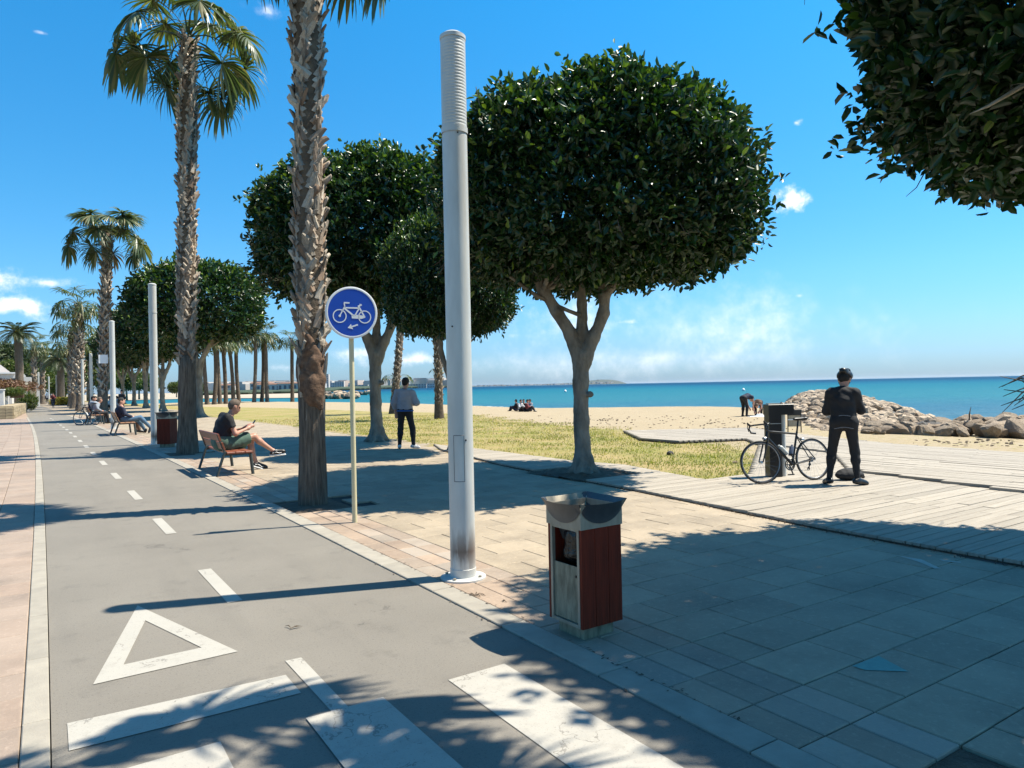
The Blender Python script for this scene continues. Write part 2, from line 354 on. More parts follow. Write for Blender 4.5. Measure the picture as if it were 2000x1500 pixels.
def roadpaint(name, wear):
    m, t, b = newmat(name); P = N(t, 'ShaderNodeNewGeometry').outputs['Position']
    n1 = noise(t, P, 2.2, 4); f = noise(t, P, 85, 4, .75); f2 = noise(t, P, 26, 5, .7, 1.0)
    vo = N(t, 'ShaderNodeTexVoronoi', feature='DISTANCE_TO_EDGE', i_Scale=2.3); 
    vv = t.nodes.new('ShaderNodeVectorMath'); vv.operation = 'ADD'; t.links.new(P, vv.inputs[0])
    nn = N(t, 'ShaderNodeTexNoise', i_Scale=9.0, i_Detail=4.0); t.links.new(P, nn.inputs['Vector'])
    t.links.new(vscale(t, nn.outputs['Color'], (.35, .35, .35)), vv.inputs[1]); t.links.new(vv.outputs[0], vo.inputs['Vector'])
    crack = mth(t, 'MULTIPLY', mth(t, 'LESS_THAN', vo.outputs['Distance'], .011), mth(t, 'GREATER_THAN', n1, .57-.04*wear))
    chips = mth(t, 'MULTIPLY', mth(t, 'SUBTRACT', f, .66-.06*wear), 14, True)
    chips2 = mth(t, 'MULTIPLY', mth(t, 'SUBTRACT', f2, .70-.06*wear), 12, True)
    w = mth(t, 'MAXIMUM', mth(t, 'MAXIMUM', crack, chips), chips2)
    n5 = noise(t, P, 7.0, 6, .75); n6 = noise(t, P, 240, 2, .8)
    base = mixc(t, n1, (.40, .375, .325), (.33, .31, .265)); base = mixc(t, mth(t, 'MULTIPLY', mth(t, 'SUBTRACT', n5, .52), 2.2+wear, True), base, (.27, .25, .215)); base = mixc(t, mth(t, 'MULTIPLY', mth(t, 'SUBTRACT', n6, .58), 5.0, True), base, (.24, .22, .19))
    c = mixc(t, mth(t, 'MULTIPLY', w, .8), base, (.19, .175, .15)); t.links.new(c, b.inputs['Base Color']); b.inputs['Roughness'].default_value = .7
    bn = N(t, 'ShaderNodeBump', i_Strength=.4, i_Distance=.005); t.links.new(f, bn.inputs['Height']); t.links.new(bn.outputs[0], b.inputs['Normal'])
    return m
M_['paint'] = roadpaint('worn_white_road_paint', 1.0); M_['paintnew'] = roadpaint('fresh_white_road_paint', -.6)
def leafmat(name, dark, light, young_bright, rough=.32, trans=.25):
    dark, light, young_bright = dim(dark), dim(light), dim(young_bright)
    m, t, b = newmat(name); A = N(t, 'ShaderNodeAttribute', attribute_name='rnd'); r_ = A.outputs['Fac']
    k = mth(t, 'FRACT', mth(t, 'MULTIPLY', r_, 13.7))
    c = mixc(t, k, dark, light)
    c = mixc(t, mth(t, 'MULTIPLY', mth(t, 'SUBTRACT', r_, .72), 4.0, True), c, young_bright)
    t.links.new(c, b.inputs['Base Color']); b.inputs['Roughness'].default_value = rough; b.inputs['Specular IOR Level'].default_value = .5
    tr = N(t, 'ShaderNodeBsdfTranslucent'); t.links.new(mixc(t, 1.0, c, (1.5, 1.7, .6), 'MULTIPLY'), tr.inputs[0])
    mx = N(t, 'ShaderNodeMixShader', i_0=trans); t.links.new(b.outputs[0], mx.inputs[1]); t.links.new(tr.outputs[0], mx.inputs[2])
    t.links.new(mx.outputs[0], t.nodes['Material Output'].inputs[0]); return m
M_['leaf'] = leafmat('glossy_ficus_leaf', (.010, .034, .012), (.032, .085, .020), (.16, .25, .035), .36, .15)
M_['frond'] = leafmat('fan_palm_frond', (.065, .098, .040), (.12, .155, .070), (.25, .22, .10), .40, .25)
M_['dryfrond'] = leafmat('dry_palm_frond', (.17, .12, .06), (.24, .17, .09), (.3, .2, .11), .7, .15)
M_['bushleaf'] = leafmat('mid_green_leaf', (.05, .085, .02), (.10, .14, .03), (.20, .20, .05), .5, .3)
M_['pineleaf'] = leafmat('pine_foliage', (.022, .042, .013), (.05, .078, .02), (.09, .11, .03), .6, .15)
M_['feather'] = leafmat('date_palm_frond', (.035, .06, .025), (.07, .10, .035), (.15, .15, .05), .45, .2)
M_['redleaf'] = leafmat('reddish_shrub_leaf', (.15, .065, .04), (.20, .10, .055), (.2, .14, .05), .6, .2)
M_['yellowleaf'] = leafmat('yellow_shrub_leaf', (.30, .24, .03), (.42, .34, .04), (.5, .4, .06), .6, .2)
M_['grassblade'] = leafmat('dry_grass_blade', (.20, .22, .055), (.33, .30, .10), (.50, .39, .20), .7, .3)
def groundmat():
    m, t, b = newmat('sand_and_dry_lawn'); P = N(t, 'ShaderNodeNewGeometry').outputs['Position']
    A = N(t, 'ShaderNodeAttribute', attribute_name='rnd').outputs['Fac']
    n1 = noise(t, P, .55, 6, .65); n2 = noise(t, P, 5, 5, .7); n3 = noise(t, P, 40, 3, .7)
    sand = mixc(t, n1, (.385, .31, .205), (.32, .255, .165)); sand = mixc(t, mth(t, 'MULTIPLY', mth(t, 'SUBTRACT', n2, .56), 3.0, True), sand, (.30, .235, .155))
    sand = mixc(t, mth(t, 'MULTIPLY', mth(t, 'SUBTRACT', n3, .62), 5.0, True), sand, (.2, .15, .1))
    gr = mixc(t, mth(t, 'MULTIPLY', mth(t, 'SUBTRACT', n1, .36), 4.0, True), (.22, .215, .06), (.34, .26, .125))
    gr = mixc(t, mth(t, 'MULTIPLY', mth(t, 'SUBTRACT', n2, .5), 3.0, True), gr, (.17, .17, .045))
    msk = mth(t, 'MULTIPLY', mth(t, 'SUBTRACT', mth(t, 'ADD', A, mth(t, 'MULTIPLY', mth(t, 'SUBTRACT', n2, .5), 1.1)), .42), 5, True)
    c = mixc(t, msk, sand, gr); t.links.new(c, b.inputs['Base Color']); b.inputs['Roughness'].default_value = .95; b.inputs['Specular IOR Level'].default_value = .15
    h = mth(t, 'ADD', n2, mth(t, 'MULTIPLY', n3, .25)); bn = N(t, 'ShaderNodeBump', i_Strength=.8, i_Distance=.06); t.links.new(h, bn.inputs['Height']); t.links.new(bn.outputs[0], b.inputs['Normal'])
    return m
M_['ground'] = groundmat()
def seamat():
    m, t, b = newmat('turquoise_sea_water'); P = N(t, 'ShaderNodeNewGeometry').outputs['Position']
    ln = t.nodes.new('ShaderNodeVectorMath'); ln.operation = 'LENGTH'; t.links.new(P, ln.inputs[0]); L = ln.outputs['Value']
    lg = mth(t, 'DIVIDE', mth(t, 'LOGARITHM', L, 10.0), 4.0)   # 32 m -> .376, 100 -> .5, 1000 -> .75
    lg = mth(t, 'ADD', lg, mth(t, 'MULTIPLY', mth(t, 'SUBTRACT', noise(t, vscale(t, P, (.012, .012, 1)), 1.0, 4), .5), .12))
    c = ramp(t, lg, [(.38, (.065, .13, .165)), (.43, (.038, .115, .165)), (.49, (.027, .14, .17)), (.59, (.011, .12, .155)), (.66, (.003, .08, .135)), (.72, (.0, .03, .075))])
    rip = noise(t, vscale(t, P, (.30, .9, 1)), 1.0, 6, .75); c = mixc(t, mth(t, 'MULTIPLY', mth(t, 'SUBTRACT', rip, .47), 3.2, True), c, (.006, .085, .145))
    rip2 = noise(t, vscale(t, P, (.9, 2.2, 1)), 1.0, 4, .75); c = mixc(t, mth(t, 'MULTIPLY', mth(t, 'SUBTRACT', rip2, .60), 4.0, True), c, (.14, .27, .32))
    t.links.new(c, b.inputs['Base Color']); b.inputs['Roughness'].default_value = .45; b.inputs['Specular IOR Level'].default_value = .06
    h = mth(t, 'ADD', noise(t, vscale(t, P, (.5, .5, 1)), 1.0, 5, .65), mth(t, 'MULTIPLY', noise(t, vscale(t, P, (2.4, 2.4, 1)), 1.0, 4, .6), .35))
    bn = N(t, 'ShaderNodeBump', i_Strength=.9, i_Distance=.4); t.links.new(h, bn.inputs['Height']); t.links.new(bn.outputs[0], b.inputs['Normal'])
    return m
M_['sea'] = seamat()
def stainedgalv():
    m = M_['galv'].copy(); m.name = 'galvanised_steel_with_rust_stain'; t = m.node_tree; b = t.nodes['Principled BSDF']
    old = b.inputs['Base Color'].links[0].from_socket
    O = N(t, 'ShaderNodeTexCoord').outputs['Object']; sx = N(t, 'ShaderNodeSeparateXYZ'); t.links.new(O, sx.inputs[0])
    z = sx.outputs['Z']; nn = noise(t, vscale(t, O, (14, 14, 2.2)), 1.0, 4)
    band = mth(t, 'SUBTRACT', 1.0, mth(t, 'MULTIPLY', mth(t, 'ABSOLUTE', mth(t, 'SUBTRACT', z, .24)), 4.2), True)
    side = mth(t, 'ADD', .5, mth(t, 'MULTIPLY', mth(t, 'ADD', mth(t, 'MULTIPLY', sx.outputs['X'], -.30), mth(t, 'MULTIPLY', sx.outputs['Y'], -.95)), 6.0), True)
    w = mth(t, 'MULTIPLY', mth(t, 'SUBTRACT', mth(t, 'ADD', nn, mth(t, 'MULTIPLY', band, .3)), .55), 6, True)
    c = mixc(t, mth(t, 'MULTIPLY', mth(t, 'MULTIPLY', w, side), mth(t, 'MULTIPLY', band, .9)), old, (.13, .085, .06)); t.links.new(c, b.inputs['Base Color'])
    return m
M_['galvstain'] = stainedgalv()

# ------------------------------------------------------------------ implicit surface mesher (bodies, forked trunks)
class Field:
    def __init__(s, lo, hi, h, k=.02):
        s.lo = np.array(lo, float); s.h = h; s.k = k
        s.n = np.ceil((np.array(hi, float)-s.lo)/h).astype(int)+1; s.acc = np.zeros(s.n)
        s.ax = [s.lo[i]+h*np.arange(s.n[i]) for i in range(3)]
    def _blk(s, mn, mx):
        a = np.clip(np.floor((np.array(mn)-s.lo)/s.h).astype(int), 0, s.n); b = np.clip(np.ceil((np.array(mx)-s.lo)/s.h).astype(int)+1, 0, s.n)
        if (b <= a).any(): return None, None
        sl_ = tuple(slice(a[i], b[i]) for i in range(3))
        return sl_, np.meshgrid(*[s.ax[i][sl_[i]] for i in range(3)], indexing='ij')
    def cap(s, a, b, ra, rb=None, cuts=()):
        a = np.array(a, float); b = np.array(b, float); rb = ra if rb is None else rb
        mg = max(ra, rb)+s.k*9; sl_, G = s._blk(np.minimum(a, b)-mg, np.maximum(a, b)+mg)
        if sl_ is None: return s
        ab = b-a; L = max(ab@ab, 1e-9); q = [G[i]-a[i] for i in range(3)]
        t = np.clip((q[0]*ab[0]+q[1]*ab[1]+q[2]*ab[2])/L, 0, 1)
        d = np.sqrt(sum((q[i]-t*ab[i])**2 for i in range(3)))-(ra+(rb-ra)*t)
        for p, nn in cuts:
            d = np.maximum(d, (G[0]-p[0])*nn[0]+(G[1]-p[1])*nn[1]+(G[2]-p[2])*nn[2])
        s.acc[sl_] += np.exp(np.clip(-d/s.k, -60, 60)); return s
    def chain(s, P, Rr, cuts=()):
        for i in range(len(P)-1): s.cap(P[i], P[i+1], Rr[i], Rr[i+1], cuts)
        return s
    def ell(s, c, r, M=None):
        c = np.array(c, float); r = np.array(r, float); mg = r.max()+s.k*9
        sl_, G = s._blk(c-mg, c+mg)
        if sl_ is None: return s
        q = [G[i]-c[i] for i in range(3)]
        if M is not None:
            q = [sum(M[j][i]*q[j] for j in range(3)) for i in range(3)]
        k0 = np.sqrt(sum((q[i]/r[i])**2 for i in range(3)))+1e-9; k1 = np.sqrt(sum((q[i]/r[i]**2)**2 for i in range(3)))+1e-9
        s.acc[sl_] += np.exp(np.clip(-(k0*(k0-1)/k1)/s.k, -60, 60)); return s
    def mesh(s, name, mat, cuts=(), wob=0):
        v = -s.k*np.log(s.acc+1e-26)
        if cuts or wob:
            G = np.meshgrid(*s.ax, indexing='ij')
            if wob: v = v+wob*(np.sin(G[0]*23+G[2]*7)*np.sin(G[1]*21-G[2]*5)+.6*np.sin(G[2]*17+G[0]*9)+.8*np.sin(G[2]*47+G[0]*31+np.sin(G[1]*30)*2)*np.sin(G[0]*19-G[1]*27+G[2]*11))
            for p, nn in cuts: v = np.maximum(v, (G[0]-p[0])*nn[0]+(G[1]-p[1])*nn[1]+(G[2]-p[2])*nn[2])
        n = s.n-1; ins = v < 0
        cnt = np.zeros(n, int); pos = np.zeros((*n, 3))
        offs = [(i, j, k) for i in (0, 1) for j in (0, 1) for k in (0, 1)]
        def cn(o, A): return A[o[0]:o[0]+n[0], o[1]:o[1]+n[1], o[2]:o[2]+n[2]]
        for o in offs:
            for ax in range(3):
                if o[ax]: continue
                o2 = list(o); o2[ax] = 1
                a = cn(o, v); b = cn(o2, v); x = cn(o, ins) != cn(o2, ins)
                t = np.where(x, a/(a-b+1e-12*(a == b)), 0)
                for q in range(3): pos[..., q] += np.where(x, o[q]+(t if q == ax else 0), 0)
                cnt += x
        act = cnt > 0; idx = -np.ones(n, int); idx[act] = np.arange(act.sum())
        I = np.argwhere(act); V = s.lo+(I+pos[act]/cnt[act][:, None])*s.h
        Fs = []
        for ax in range(3):
            u, w = [(1, 2), (2, 0), (0, 1)][ax]
            sa = [slice(1, n[i]) for i in range(3)]; sa[ax] = slice(0, n[ax])
            sb = list(sa); sb[ax] = slice(1, n[ax]+1)
            a = ins[tuple(sa)]; b = ins[tuple(sb)]; ed = np.argwhere(a != b)
            if not len(ed): continue
            ori = a[tuple(ed.T)]; base = ed.copy(); base[:, u] += 1; base[:, w] += 1
            def g(du, dw):
                q = base.copy(); q[:, u] -= du; q[:, w] -= dw; return idx[tuple(q.T)]
            c00, c10, c11, c01 = g(0, 0), g(1, 0), g(1, 1), g(0, 1)
            f1 = np.stack([c00, c10, c11, c01], 1); f2 = f1[:, ::-1]
            Fs.append(np.where(ori[:, None], f1, f2))
        Fq = np.concatenate(Fs); Fq = Fq[(Fq >= 0).all(1)]
        return npmesh(name, V, Fq, mat, True)
exec_marker = 0
# ================================================================== SETTING
def off(y): return -0.0003*y*y if y < 50 else -.75-.03*(y-50)
def strip(name, x0, x1, ys, z, mat, parent=None, **kw):
    V = []; Fs = []
    for y in ys: V += [(x0+off(y), y, z), (x1+off(y), y, z)]
    for i in range(len(ys)-1): Fs.append((2*i, 2*i+1, 2*i+3, 2*i+2))
    b = MB(); b.add(V, Fs); return b.build(name, mat, parent, **kw)
YS = [-6]+list(range(0, 60, 2))+list(range(60, 241, 10))
SHY = [-60, 4, 9, 14, 20, 27, 33, 38, 42.6, 55, 75, 89, 104, 119, 123, 126, 160, 400]
SHX = [26, 26, 26.5, 28, 34, 42, 43.3, 38.6, 35.4, 35.9, 38, 37.6, 35, 32, 21, 14, 11, 8]
def shore(y): return np.interp(y, SHY, SHX)
GY = [-60, 2, 6, 9, 12, 14.5, 17.5, 23.6, 27, 33.5, 40, 49, 61, 71, 90, 400]
GX = [9, 9, 10, 12, 14.5, 14.5, 16.5, 17.4, 17.8, 19.9, 20.8, 19, 18.6, 17, 13, 10]
xs = np.concatenate([np.arange(-60, 5, 5), np.arange(5, 46, .5), np.arange(46, 61, 2)]); ys = np.concatenate([np.arange(-40, 0, 4), np.arange(0, 60, .5), np.arange(60, 240, 3), np.arange(240, 420, 20)])
X, Y = np.meshgrid(xs, ys, indexing='ij'); sh = shore(Y); gx = np.interp(Y, GY, GX)
d = sh-X
Z = np.where(d > 8, 0, -.4*np.clip((8-d)/8, 0, 1)**1.3); Z = np.where(d < 0, -.4+d*.12, Z); Z = np.maximum(Z, -2.0)
wv = .5+.5*np.sin(X*1.3+np.sin(Y*.9)*2)*np.sin(Y*1.1+np.sin(X*.7)*2)
Z = Z+np.where((X > gx-1) & (X < sh), .035*wv*np.clip((X-gx+1)/3, 0, 1), 0)
Z = np.where(X < 7.0, -.06, Z-.004)
grs = np.clip(.5+(gx-X)/2.2, 0, 1)*.92; grs = np.where((X > gx+1) & (Y < 16), np.clip(.42-.0*X, 0, 1)*(X < 24), grs); grs = np.where(X < 8.5, .75, grs)
nx_, ny_ = X.shape; ii = np.arange(nx_*ny_).reshape(nx_, ny_)
Fq = np.stack([ii[:-1, :-1], ii[1:, :-1], ii[1:, 1:], ii[:-1, 1:]], -1).reshape(-1, 4)
put('ground', npmesh('ground', np.stack([X, Y, Z], -1).reshape(-1, 3), Fq, M_['ground'], True, rnd=grs.ravel()), kind='structure')
# sea: one flat sheet to the horizon, its near edge under the beach
b = MB(); b.add([(8, -3000, -.4), (30000, -3000, -.4), (30000, 30000, -.4), (8, 30000, -.4)], [(0, 1, 2, 3)]); b.build('sea', M_['sea'], kind='structure')
b = MB(); b.add([(-9000, -3000, -.45), (8.001, -3000, -.45), (8.001, 30000, -.45), (-9000, 30000, -.45)], [(0, 1, 2, 3)]); b.build('inland_ground', M_['ground'], kind='structure')

# bike path and its markings
path = strip('bike_path', 0, 2.5, YS, 0.0, M_['asphalt'], kind='structure')
def flat(name, poly, mat, z=.004, parent=path, th=0):
    b = MB(); V = [(x, y, z) for x, y in poly]; b.add(V, [tuple(range(len(V)))]); return b.build(name, mat, parent)
for i in range(22):
    y0 = [5.7, 8.88, 12.05][i] if i < 3 else 12.05+3.2*(i-2)
    if y0 > 60: break
    o_ = off(y0); flat('centre_dash', [(1.13+o_, y0), (1.24+o_, y0), (1.23+o_, y0+1.2), (1.12+o_, y0+1.2)], M_['paintnew'])
flat('centre_dash', [(1.16, 3.2), (1.245, 3.2), (1.25, 4.27), (1.155, 4.27)], M_['paint'], .0042)
flat('stop_bar', [(.06, 3.78), (1.1, 3.77), (1.1, 4.06), (.06, 4.1)], M_['paint'])
flat('crossing_stripe', [(1.01, 1.2), (1.44, 1.2), (1.43, 3.46), (1.03, 3.46)], M_['paint'], .008)
flat('crossing_stripe', [(1.80, 1.2), (2.19, 1.2), (2.18, 3.47), (1.81, 3.46)], M_['paint'])
flat('crossing_stripe', [(.24, 1.2), (.64, 1.2), (.64, 3.47), (.26, 3.46)], M_['paint'])
A, B_, C_ = [Vector(p).to_3d() for p in ((.55, 6.05), (.96, 4.60), (.19, 4.56))]
cen = (A+B_+C_)/3; inn = [cen+(p-cen)*k for p, k in ((A, .56), (B_, .56), (C_, .56))]
b = MB(); b.add([(p.x, p.y, .004) for p in (A, B_, C_, *inn)], [(0, 1, 4, 3), (1, 2, 5, 4), (2, 0, 3, 5)]); b.build('yield_triangle', M_['paint'], path)

# kerbs and pavements: a dark joint bed with each stone laid on it
plaza = strip('pavement', 2.5, 10.5, YS, -.022, M_['joint'], kind='structure')
leftp = strip('left_pavement', -7, 0, YS, -.022, M_['joint'], kind='structure')
def jit(): return (random.uniform(-.0015, .0015), random.uniform(-.0015, .0015))
def tilemesh(name, w, l, mat): 
    b = MB(); b.box((0, 0, -.018), (w, l, .036), bev=.005); return b.mesh(name, mat)
tm = {'kerb': tilemesh('kerb_stone', .186, .992, M_['kerb']), 'kerbl': tilemesh('kerb_stone', .112, .992, M_['kerb']), 'band': tilemesh('border_tile', .192, .377, M_['slab_red']),
      'slab': tilemesh('slab', .562, .377, M_['slab']), 'half': tilemesh('slab', .277, .377, M_['slab']), 'left': tilemesh('paver', .395, .395, M_['slab_left'])}
def lay(name, key, x, y, parent, z=.004):
    put(name, tm[key], parent, loc=(x+off(y), y, z+random.uniform(-.002, .0015)), rot=(jit()[0], jit()[1], -2*.0003*-y if False else .0006*y))
PITS = [(2.72, 3.5, 9.25, 10.3), (2.66, 3.29, .5, 1.54), (2.72, 3.5, 19.7, 20.9)]
def inpit(x, y, w=.1): return any(a-.02 < x < b_+.02 and c-.05 < y < d_+.05 for a, b_, c, d_ in PITS)
class Far:
    """stones past the limit: one joined mesh"""
    def __init__(s): s.b = MB()
    def add(s, x, y, w, l, z=.004): s.b.box((x+off(y), y, z-.018+random.uniform(-.0015, .0015)), (w, l, .036), rz=.0006*y, rnd=random.random())
P0 = 1.54-.385*5
farb = Far(); fars = Far(); fark = Far(); farl = Far(); farlk = Far()
for i in range(200):
    y = P0+.385*(i+.5)
    for j in range(3):
        x = 2.8+.2*j
        if inpit(x, y): continue
        if y < 15 : lay('border_tile', 'band', x, y, plaza)
        elif y < 62: farb.add(x, y, .193, .38)
ns = 0
DL = [(-5, 6.75), (2.8, 6.8), (4.57, 6.87), (7.84, 7.26), (12.07, 7.61), (16, 8.3), (18.2, 8.9), (90, 9.6)]
def deckL(y): return float(np.interp(y, [p[0] for p in DL], [p[1] for p in DL]))
for i in range(200):
    y = P0+.385*(i+.5); k = 0; x = 3.3 if i % 2 else 3.3-.285
    cut = 1 if i % 2 == 0 else 0
    lim = deckL(y)+.25
    if cut:
        if y < 11.6 and not inpit(3.44, y): lay('slab', 'half', 3.3+.1425, y, plaza)
        elif y >= 11.6 and y < 62: fars.add(3.4425, y, .281, .38)
        x = 3.585
    while x+.57 < lim+.3:
        xc = x+.285
        if not inpit(xc-.2, y):
            if y < 11.6 and ns < 280: lay('slab', 'slab', xc, y, plaza); ns += 1
            elif y < 62: fars.add(xc, y, .566, .38)
        x += .57
for i in range(64):
    y = -1+i*1.0+.5
    if y < 30: lay('kerb_stone', 'kerb', 2.6, y+.02, plaza, .012)
    else: fark.add(2.6, y, .186, .992, .012)
    if y < 30: lay('kerb_stone', 'kerbl', -.062, y+.19, leftp, .010)
    else: farlk.add(-.06, y, .112, .992, .010)
nl = 0
for i in range(150):
    y = .8+.4*i
    for j in range(14):
        x = -.12-.2-.4*j
        # only the strip beside the kerb is in view near the camera
        if x < -.5-.04*y-y*y*.004: break
        if y < 26 and nl < 290: lay('paver', 'left', x, y, leftp); nl += 1
        elif y < 60: farl.add(x, y, .395, .395)
for fb, nm, mt_, par in ((farb, 'far_border_tiles', 'slab_red', plaza), (fars, 'far_slabs', 'slab', plaza), (fark, 'far_kerb_stones', 'kerb', plaza), (farl, 'far_pavers', 'slab_left', leftp), (farlk, 'far_kerb_stones', 'kerb', leftp)):
    fb.b.build(nm, M_[mt_], par, kind='stuff')
# pavement too far away to tell its stones apart
strip('far_pavement', 2.5, 11.5, [61.5, 80, 120, 240], -.003, M_['slab'], kind='structure'); strip('far_left_pavement', -7, 0, [59.5, 80, 120, 240], -.003, M_['slab_left'], kind='structure')
# soil in the tree pits
for a, b_, c, d_ in PITS:
    g = MB(); n = 12
    for i in range(n+1):
        for j in range(n+1):
            u = i/n; v = j/n; e = min(u, 1-u, v, 1-v)*2
            g.v.append((a+(b_-a)*u+off(c), c+(d_-c)*v, -.012+.025*min(1, e*2)*random.uniform(.3, 1))); g.r.append(0)
    g.f = [(i*(n+1)+j, (i+1)*(n+1)+j, (i+1)*(n+1)+j+1, i*(n+1)+j+1) for i in range(n) for j in range(n)]
    g.build('tree_pit_soil', M_['soil'], smooth=True, kind='structure')
# cyan sticker shape and chalky streaks on the slabs
tq = pmat('faded_turquoise_paint', (.13, .34, .29), (.11, .27, .24), 30, .6, .1, 60, world=True)
flat('turquoise_triangle', [tuple(gp(*q)[:2]) for q in ((1664, 1303), (1690, 1311), (1774, 1314), (1716, 1283))], tq, .0068, plaza)
wear = pmat('chalky_white_mark', (.55, .53, .48), (.42, .38, .30), 60, .8, .1, 60, world=True)
for pl in ([tuple(gp(*q)[:2]) for q in L_] for L_ in (((1752, 1086), (1800, 1094), (1838, 1112), (1826, 1112), (1795, 1099)), ((1835, 1094), (1878, 1099), (1876, 1101), (1840, 1097)))):
    flat('chalk_mark', pl, wear, .0068, plaza)
pm = pmat('dark_repair_asphalt', (.12, .11, .10), (.07, .065, .06), 60, .9, .4, 90, world=True)
flat('asphalt_patch', [(6.73, 2.75), (7.15, 2.8), (7.22, 3.3), (6.77, 3.16)], pm, .0072, plaza)

# ------------------------------------------------------------------ boardwalk
def inside(poly, x, y):
    r = False; n = len(poly)
    for i in range(n):
        x1, y1 = poly[i]; x2, y2 = poly[(i+1) % n]
        if (y1 > y) != (y2 > y) and x < (x2-x1)*(y-y1)/(y2-y1)+x1: r = not r
    return r
def spans(poly, holes, axis, c):
    """intervals of a line x=c (axis 0) or y=c (axis 1) inside poly minus holes"""
    cr = []
    for pg in [poly]+holes:
        n = len(pg)
        for i in range(n):
            p, q = pg[i], pg[(i+1) % n]
            if (p[axis] > c) != (q[axis] > c):
                t = (c-p[axis])/(q[axis]-p[axis]); cr.append(p[1-axis]+t*(q[1-axis]-p[1-axis]))
    cr.sort(); out = []
    for a, b_ in zip(cr, cr[1:]):
        mid = (a+b_)/2; pt = (c, mid) if axis == 0 else (mid, c)
        if b_-a > .05 and inside(poly, *pt) and not any(inside(h, *pt) for h in holes): out.append((a, b_))
    return out
deckA = [(6.75, -1), (6.8, 2.8), (6.87, 4.57), (7.26, 7.84), (7.61, 12.07), (8.3, 16), (8.9, 17.6), (9.05, 15.7), (9.03, 11.6), (9.3, 10.3), (8.80, 7.9), (9.9, 7.85), (14.7, 11.35), (14.1, 9.6), (13.8, 8.85), (11.36, 7), (10.8, 4.2), (10.9, -1)]
deckB = [(10.915, -1), (10.815, 4.2), (11.375, 7), (13.815, 8.84), (14.15, 9.8), (14.72, 11.5), (15.55, 12.45), (13.7, 13.2), (13.8, 14.6), (15.7, 17.4), (19.2, 15.2), (17.4, 11.6), (16.4, 8.8), (16.1, 6), (16, -1)]
pit = [(7.32, 9.15), (8.62, 9.15), (8.62, 10.75), (7.42, 10.75)]
shpost = [(9.6, 7.1), (9.95, 7.1), (9.95, 7.5), (9.6, 7.5)]
dk = empty('boardwalk', kind='structure'); npl = 0; far = MB()
def plank(ax, c, a, b_, top, mat, farok=False):
    global npl
    L = b_-a; w = .128; tw = random.uniform(-.006, .006)
    cc = (c, (a+b_)/2, top-.02+random.uniform(-.003, .003)) if ax == 0 else ((a+b_)/2, c, top-.02+random.uniform(-.003, .003))
    sz = (w, L-.012, .04) if ax == 0 else (L-.012, w, .04)
    if npl < 298:
        q = MB(); q.box((0, 0, 0), sz, bev=.004); q.build('plank', M_[mat], dk, loc=cc, rot=(random.uniform(-.004, .004), random.uniform(-.003, .003), tw*.3)); npl += 1
    else: far.box(cc, sz, rnd=random.random(), bev=.004)
y = -.9
while y < 17.6:
    for a, b_ in spans(deckA, [pit], 1, y):
        # boards run across the walk in lengths of about two and a half metres
        cutp = [a]; st = 8.95 if int(y/.14) % 2 else 9.35
        if b_-a > 2.6:
            while st < b_-.5: cutp.append(max(st, a+.4)); st += 2.4
        cutp.append(b_)
        for p, q in zip(cutp, cutp[1:]):
            if q-p > .06: plank(1, y, p, q, .045, 'plank')
    y += .14
x = 10.9
while x < 19.2:
    for a, b_ in spans(deckB, [], 0, x):
        cutp = [a]; st = a+random.uniform(1.2, 3)
        while st < b_-.6: cutp.append(st); st += 3
        cutp.append(b_)
        for p, q in zip(cutp, cutp[1:]): plank(0, x, p, q, .085, 'plank_y')
    x += .14
far.build('far_planks', M_['plank_y'], dk, kind='stuff')
# edge joists that show as the dark step
jb = pmat('dark_deck_joist', (.10, .08, .055), (.05, .04, .03), 6, .9, .5, 30)
jo = MB()
for P_, z in ((deckA, .012), (deckB, .03)):
    for i in range(len(P_)):
        p, q = Vector(P_[i]), Vector(P_[(i+1) % len(P_)]); mcen = (p+q)/2; e = q-p
        if e.length < .05: continue
        nrm = Vector((-e.y, e.x)).normalized()*.03
        jo.box((mcen.x, mcen.y, z-.035), (e.length, .022, .07+z*1.0), rz=math.atan2(e.y, e.x))
jo.build('edge_joist', jb, dk)
und = MB()
for P_, z in ((deckA, -.004), (deckB, .004)): und.add([(x, y, z) for x, y in P_], [tuple(range(len(P_)))])
und.build('deck_bed', M_['joint'], dk)
g = MB(); n = 14
for i in range(n+1):
    for j in range(n+1):
        u = i/n; v = j/n; g.v.append((7.3+1.34*u, 9.13+1.64*v, .0+.035*random.random()+.05*max(0, 1-math.hypot(u-.4, v-.38)*3))); g.r.append(0)
g.f = [(i*(n+1)+j, (i+1)*(n+1)+j, (i+1)*(n+1)+j+1, i*(n+1)+j+1) for i in range(n) for j in range(n)]
g.build('tree_pit_soil', M_['soil'], smooth=True, kind='structure')

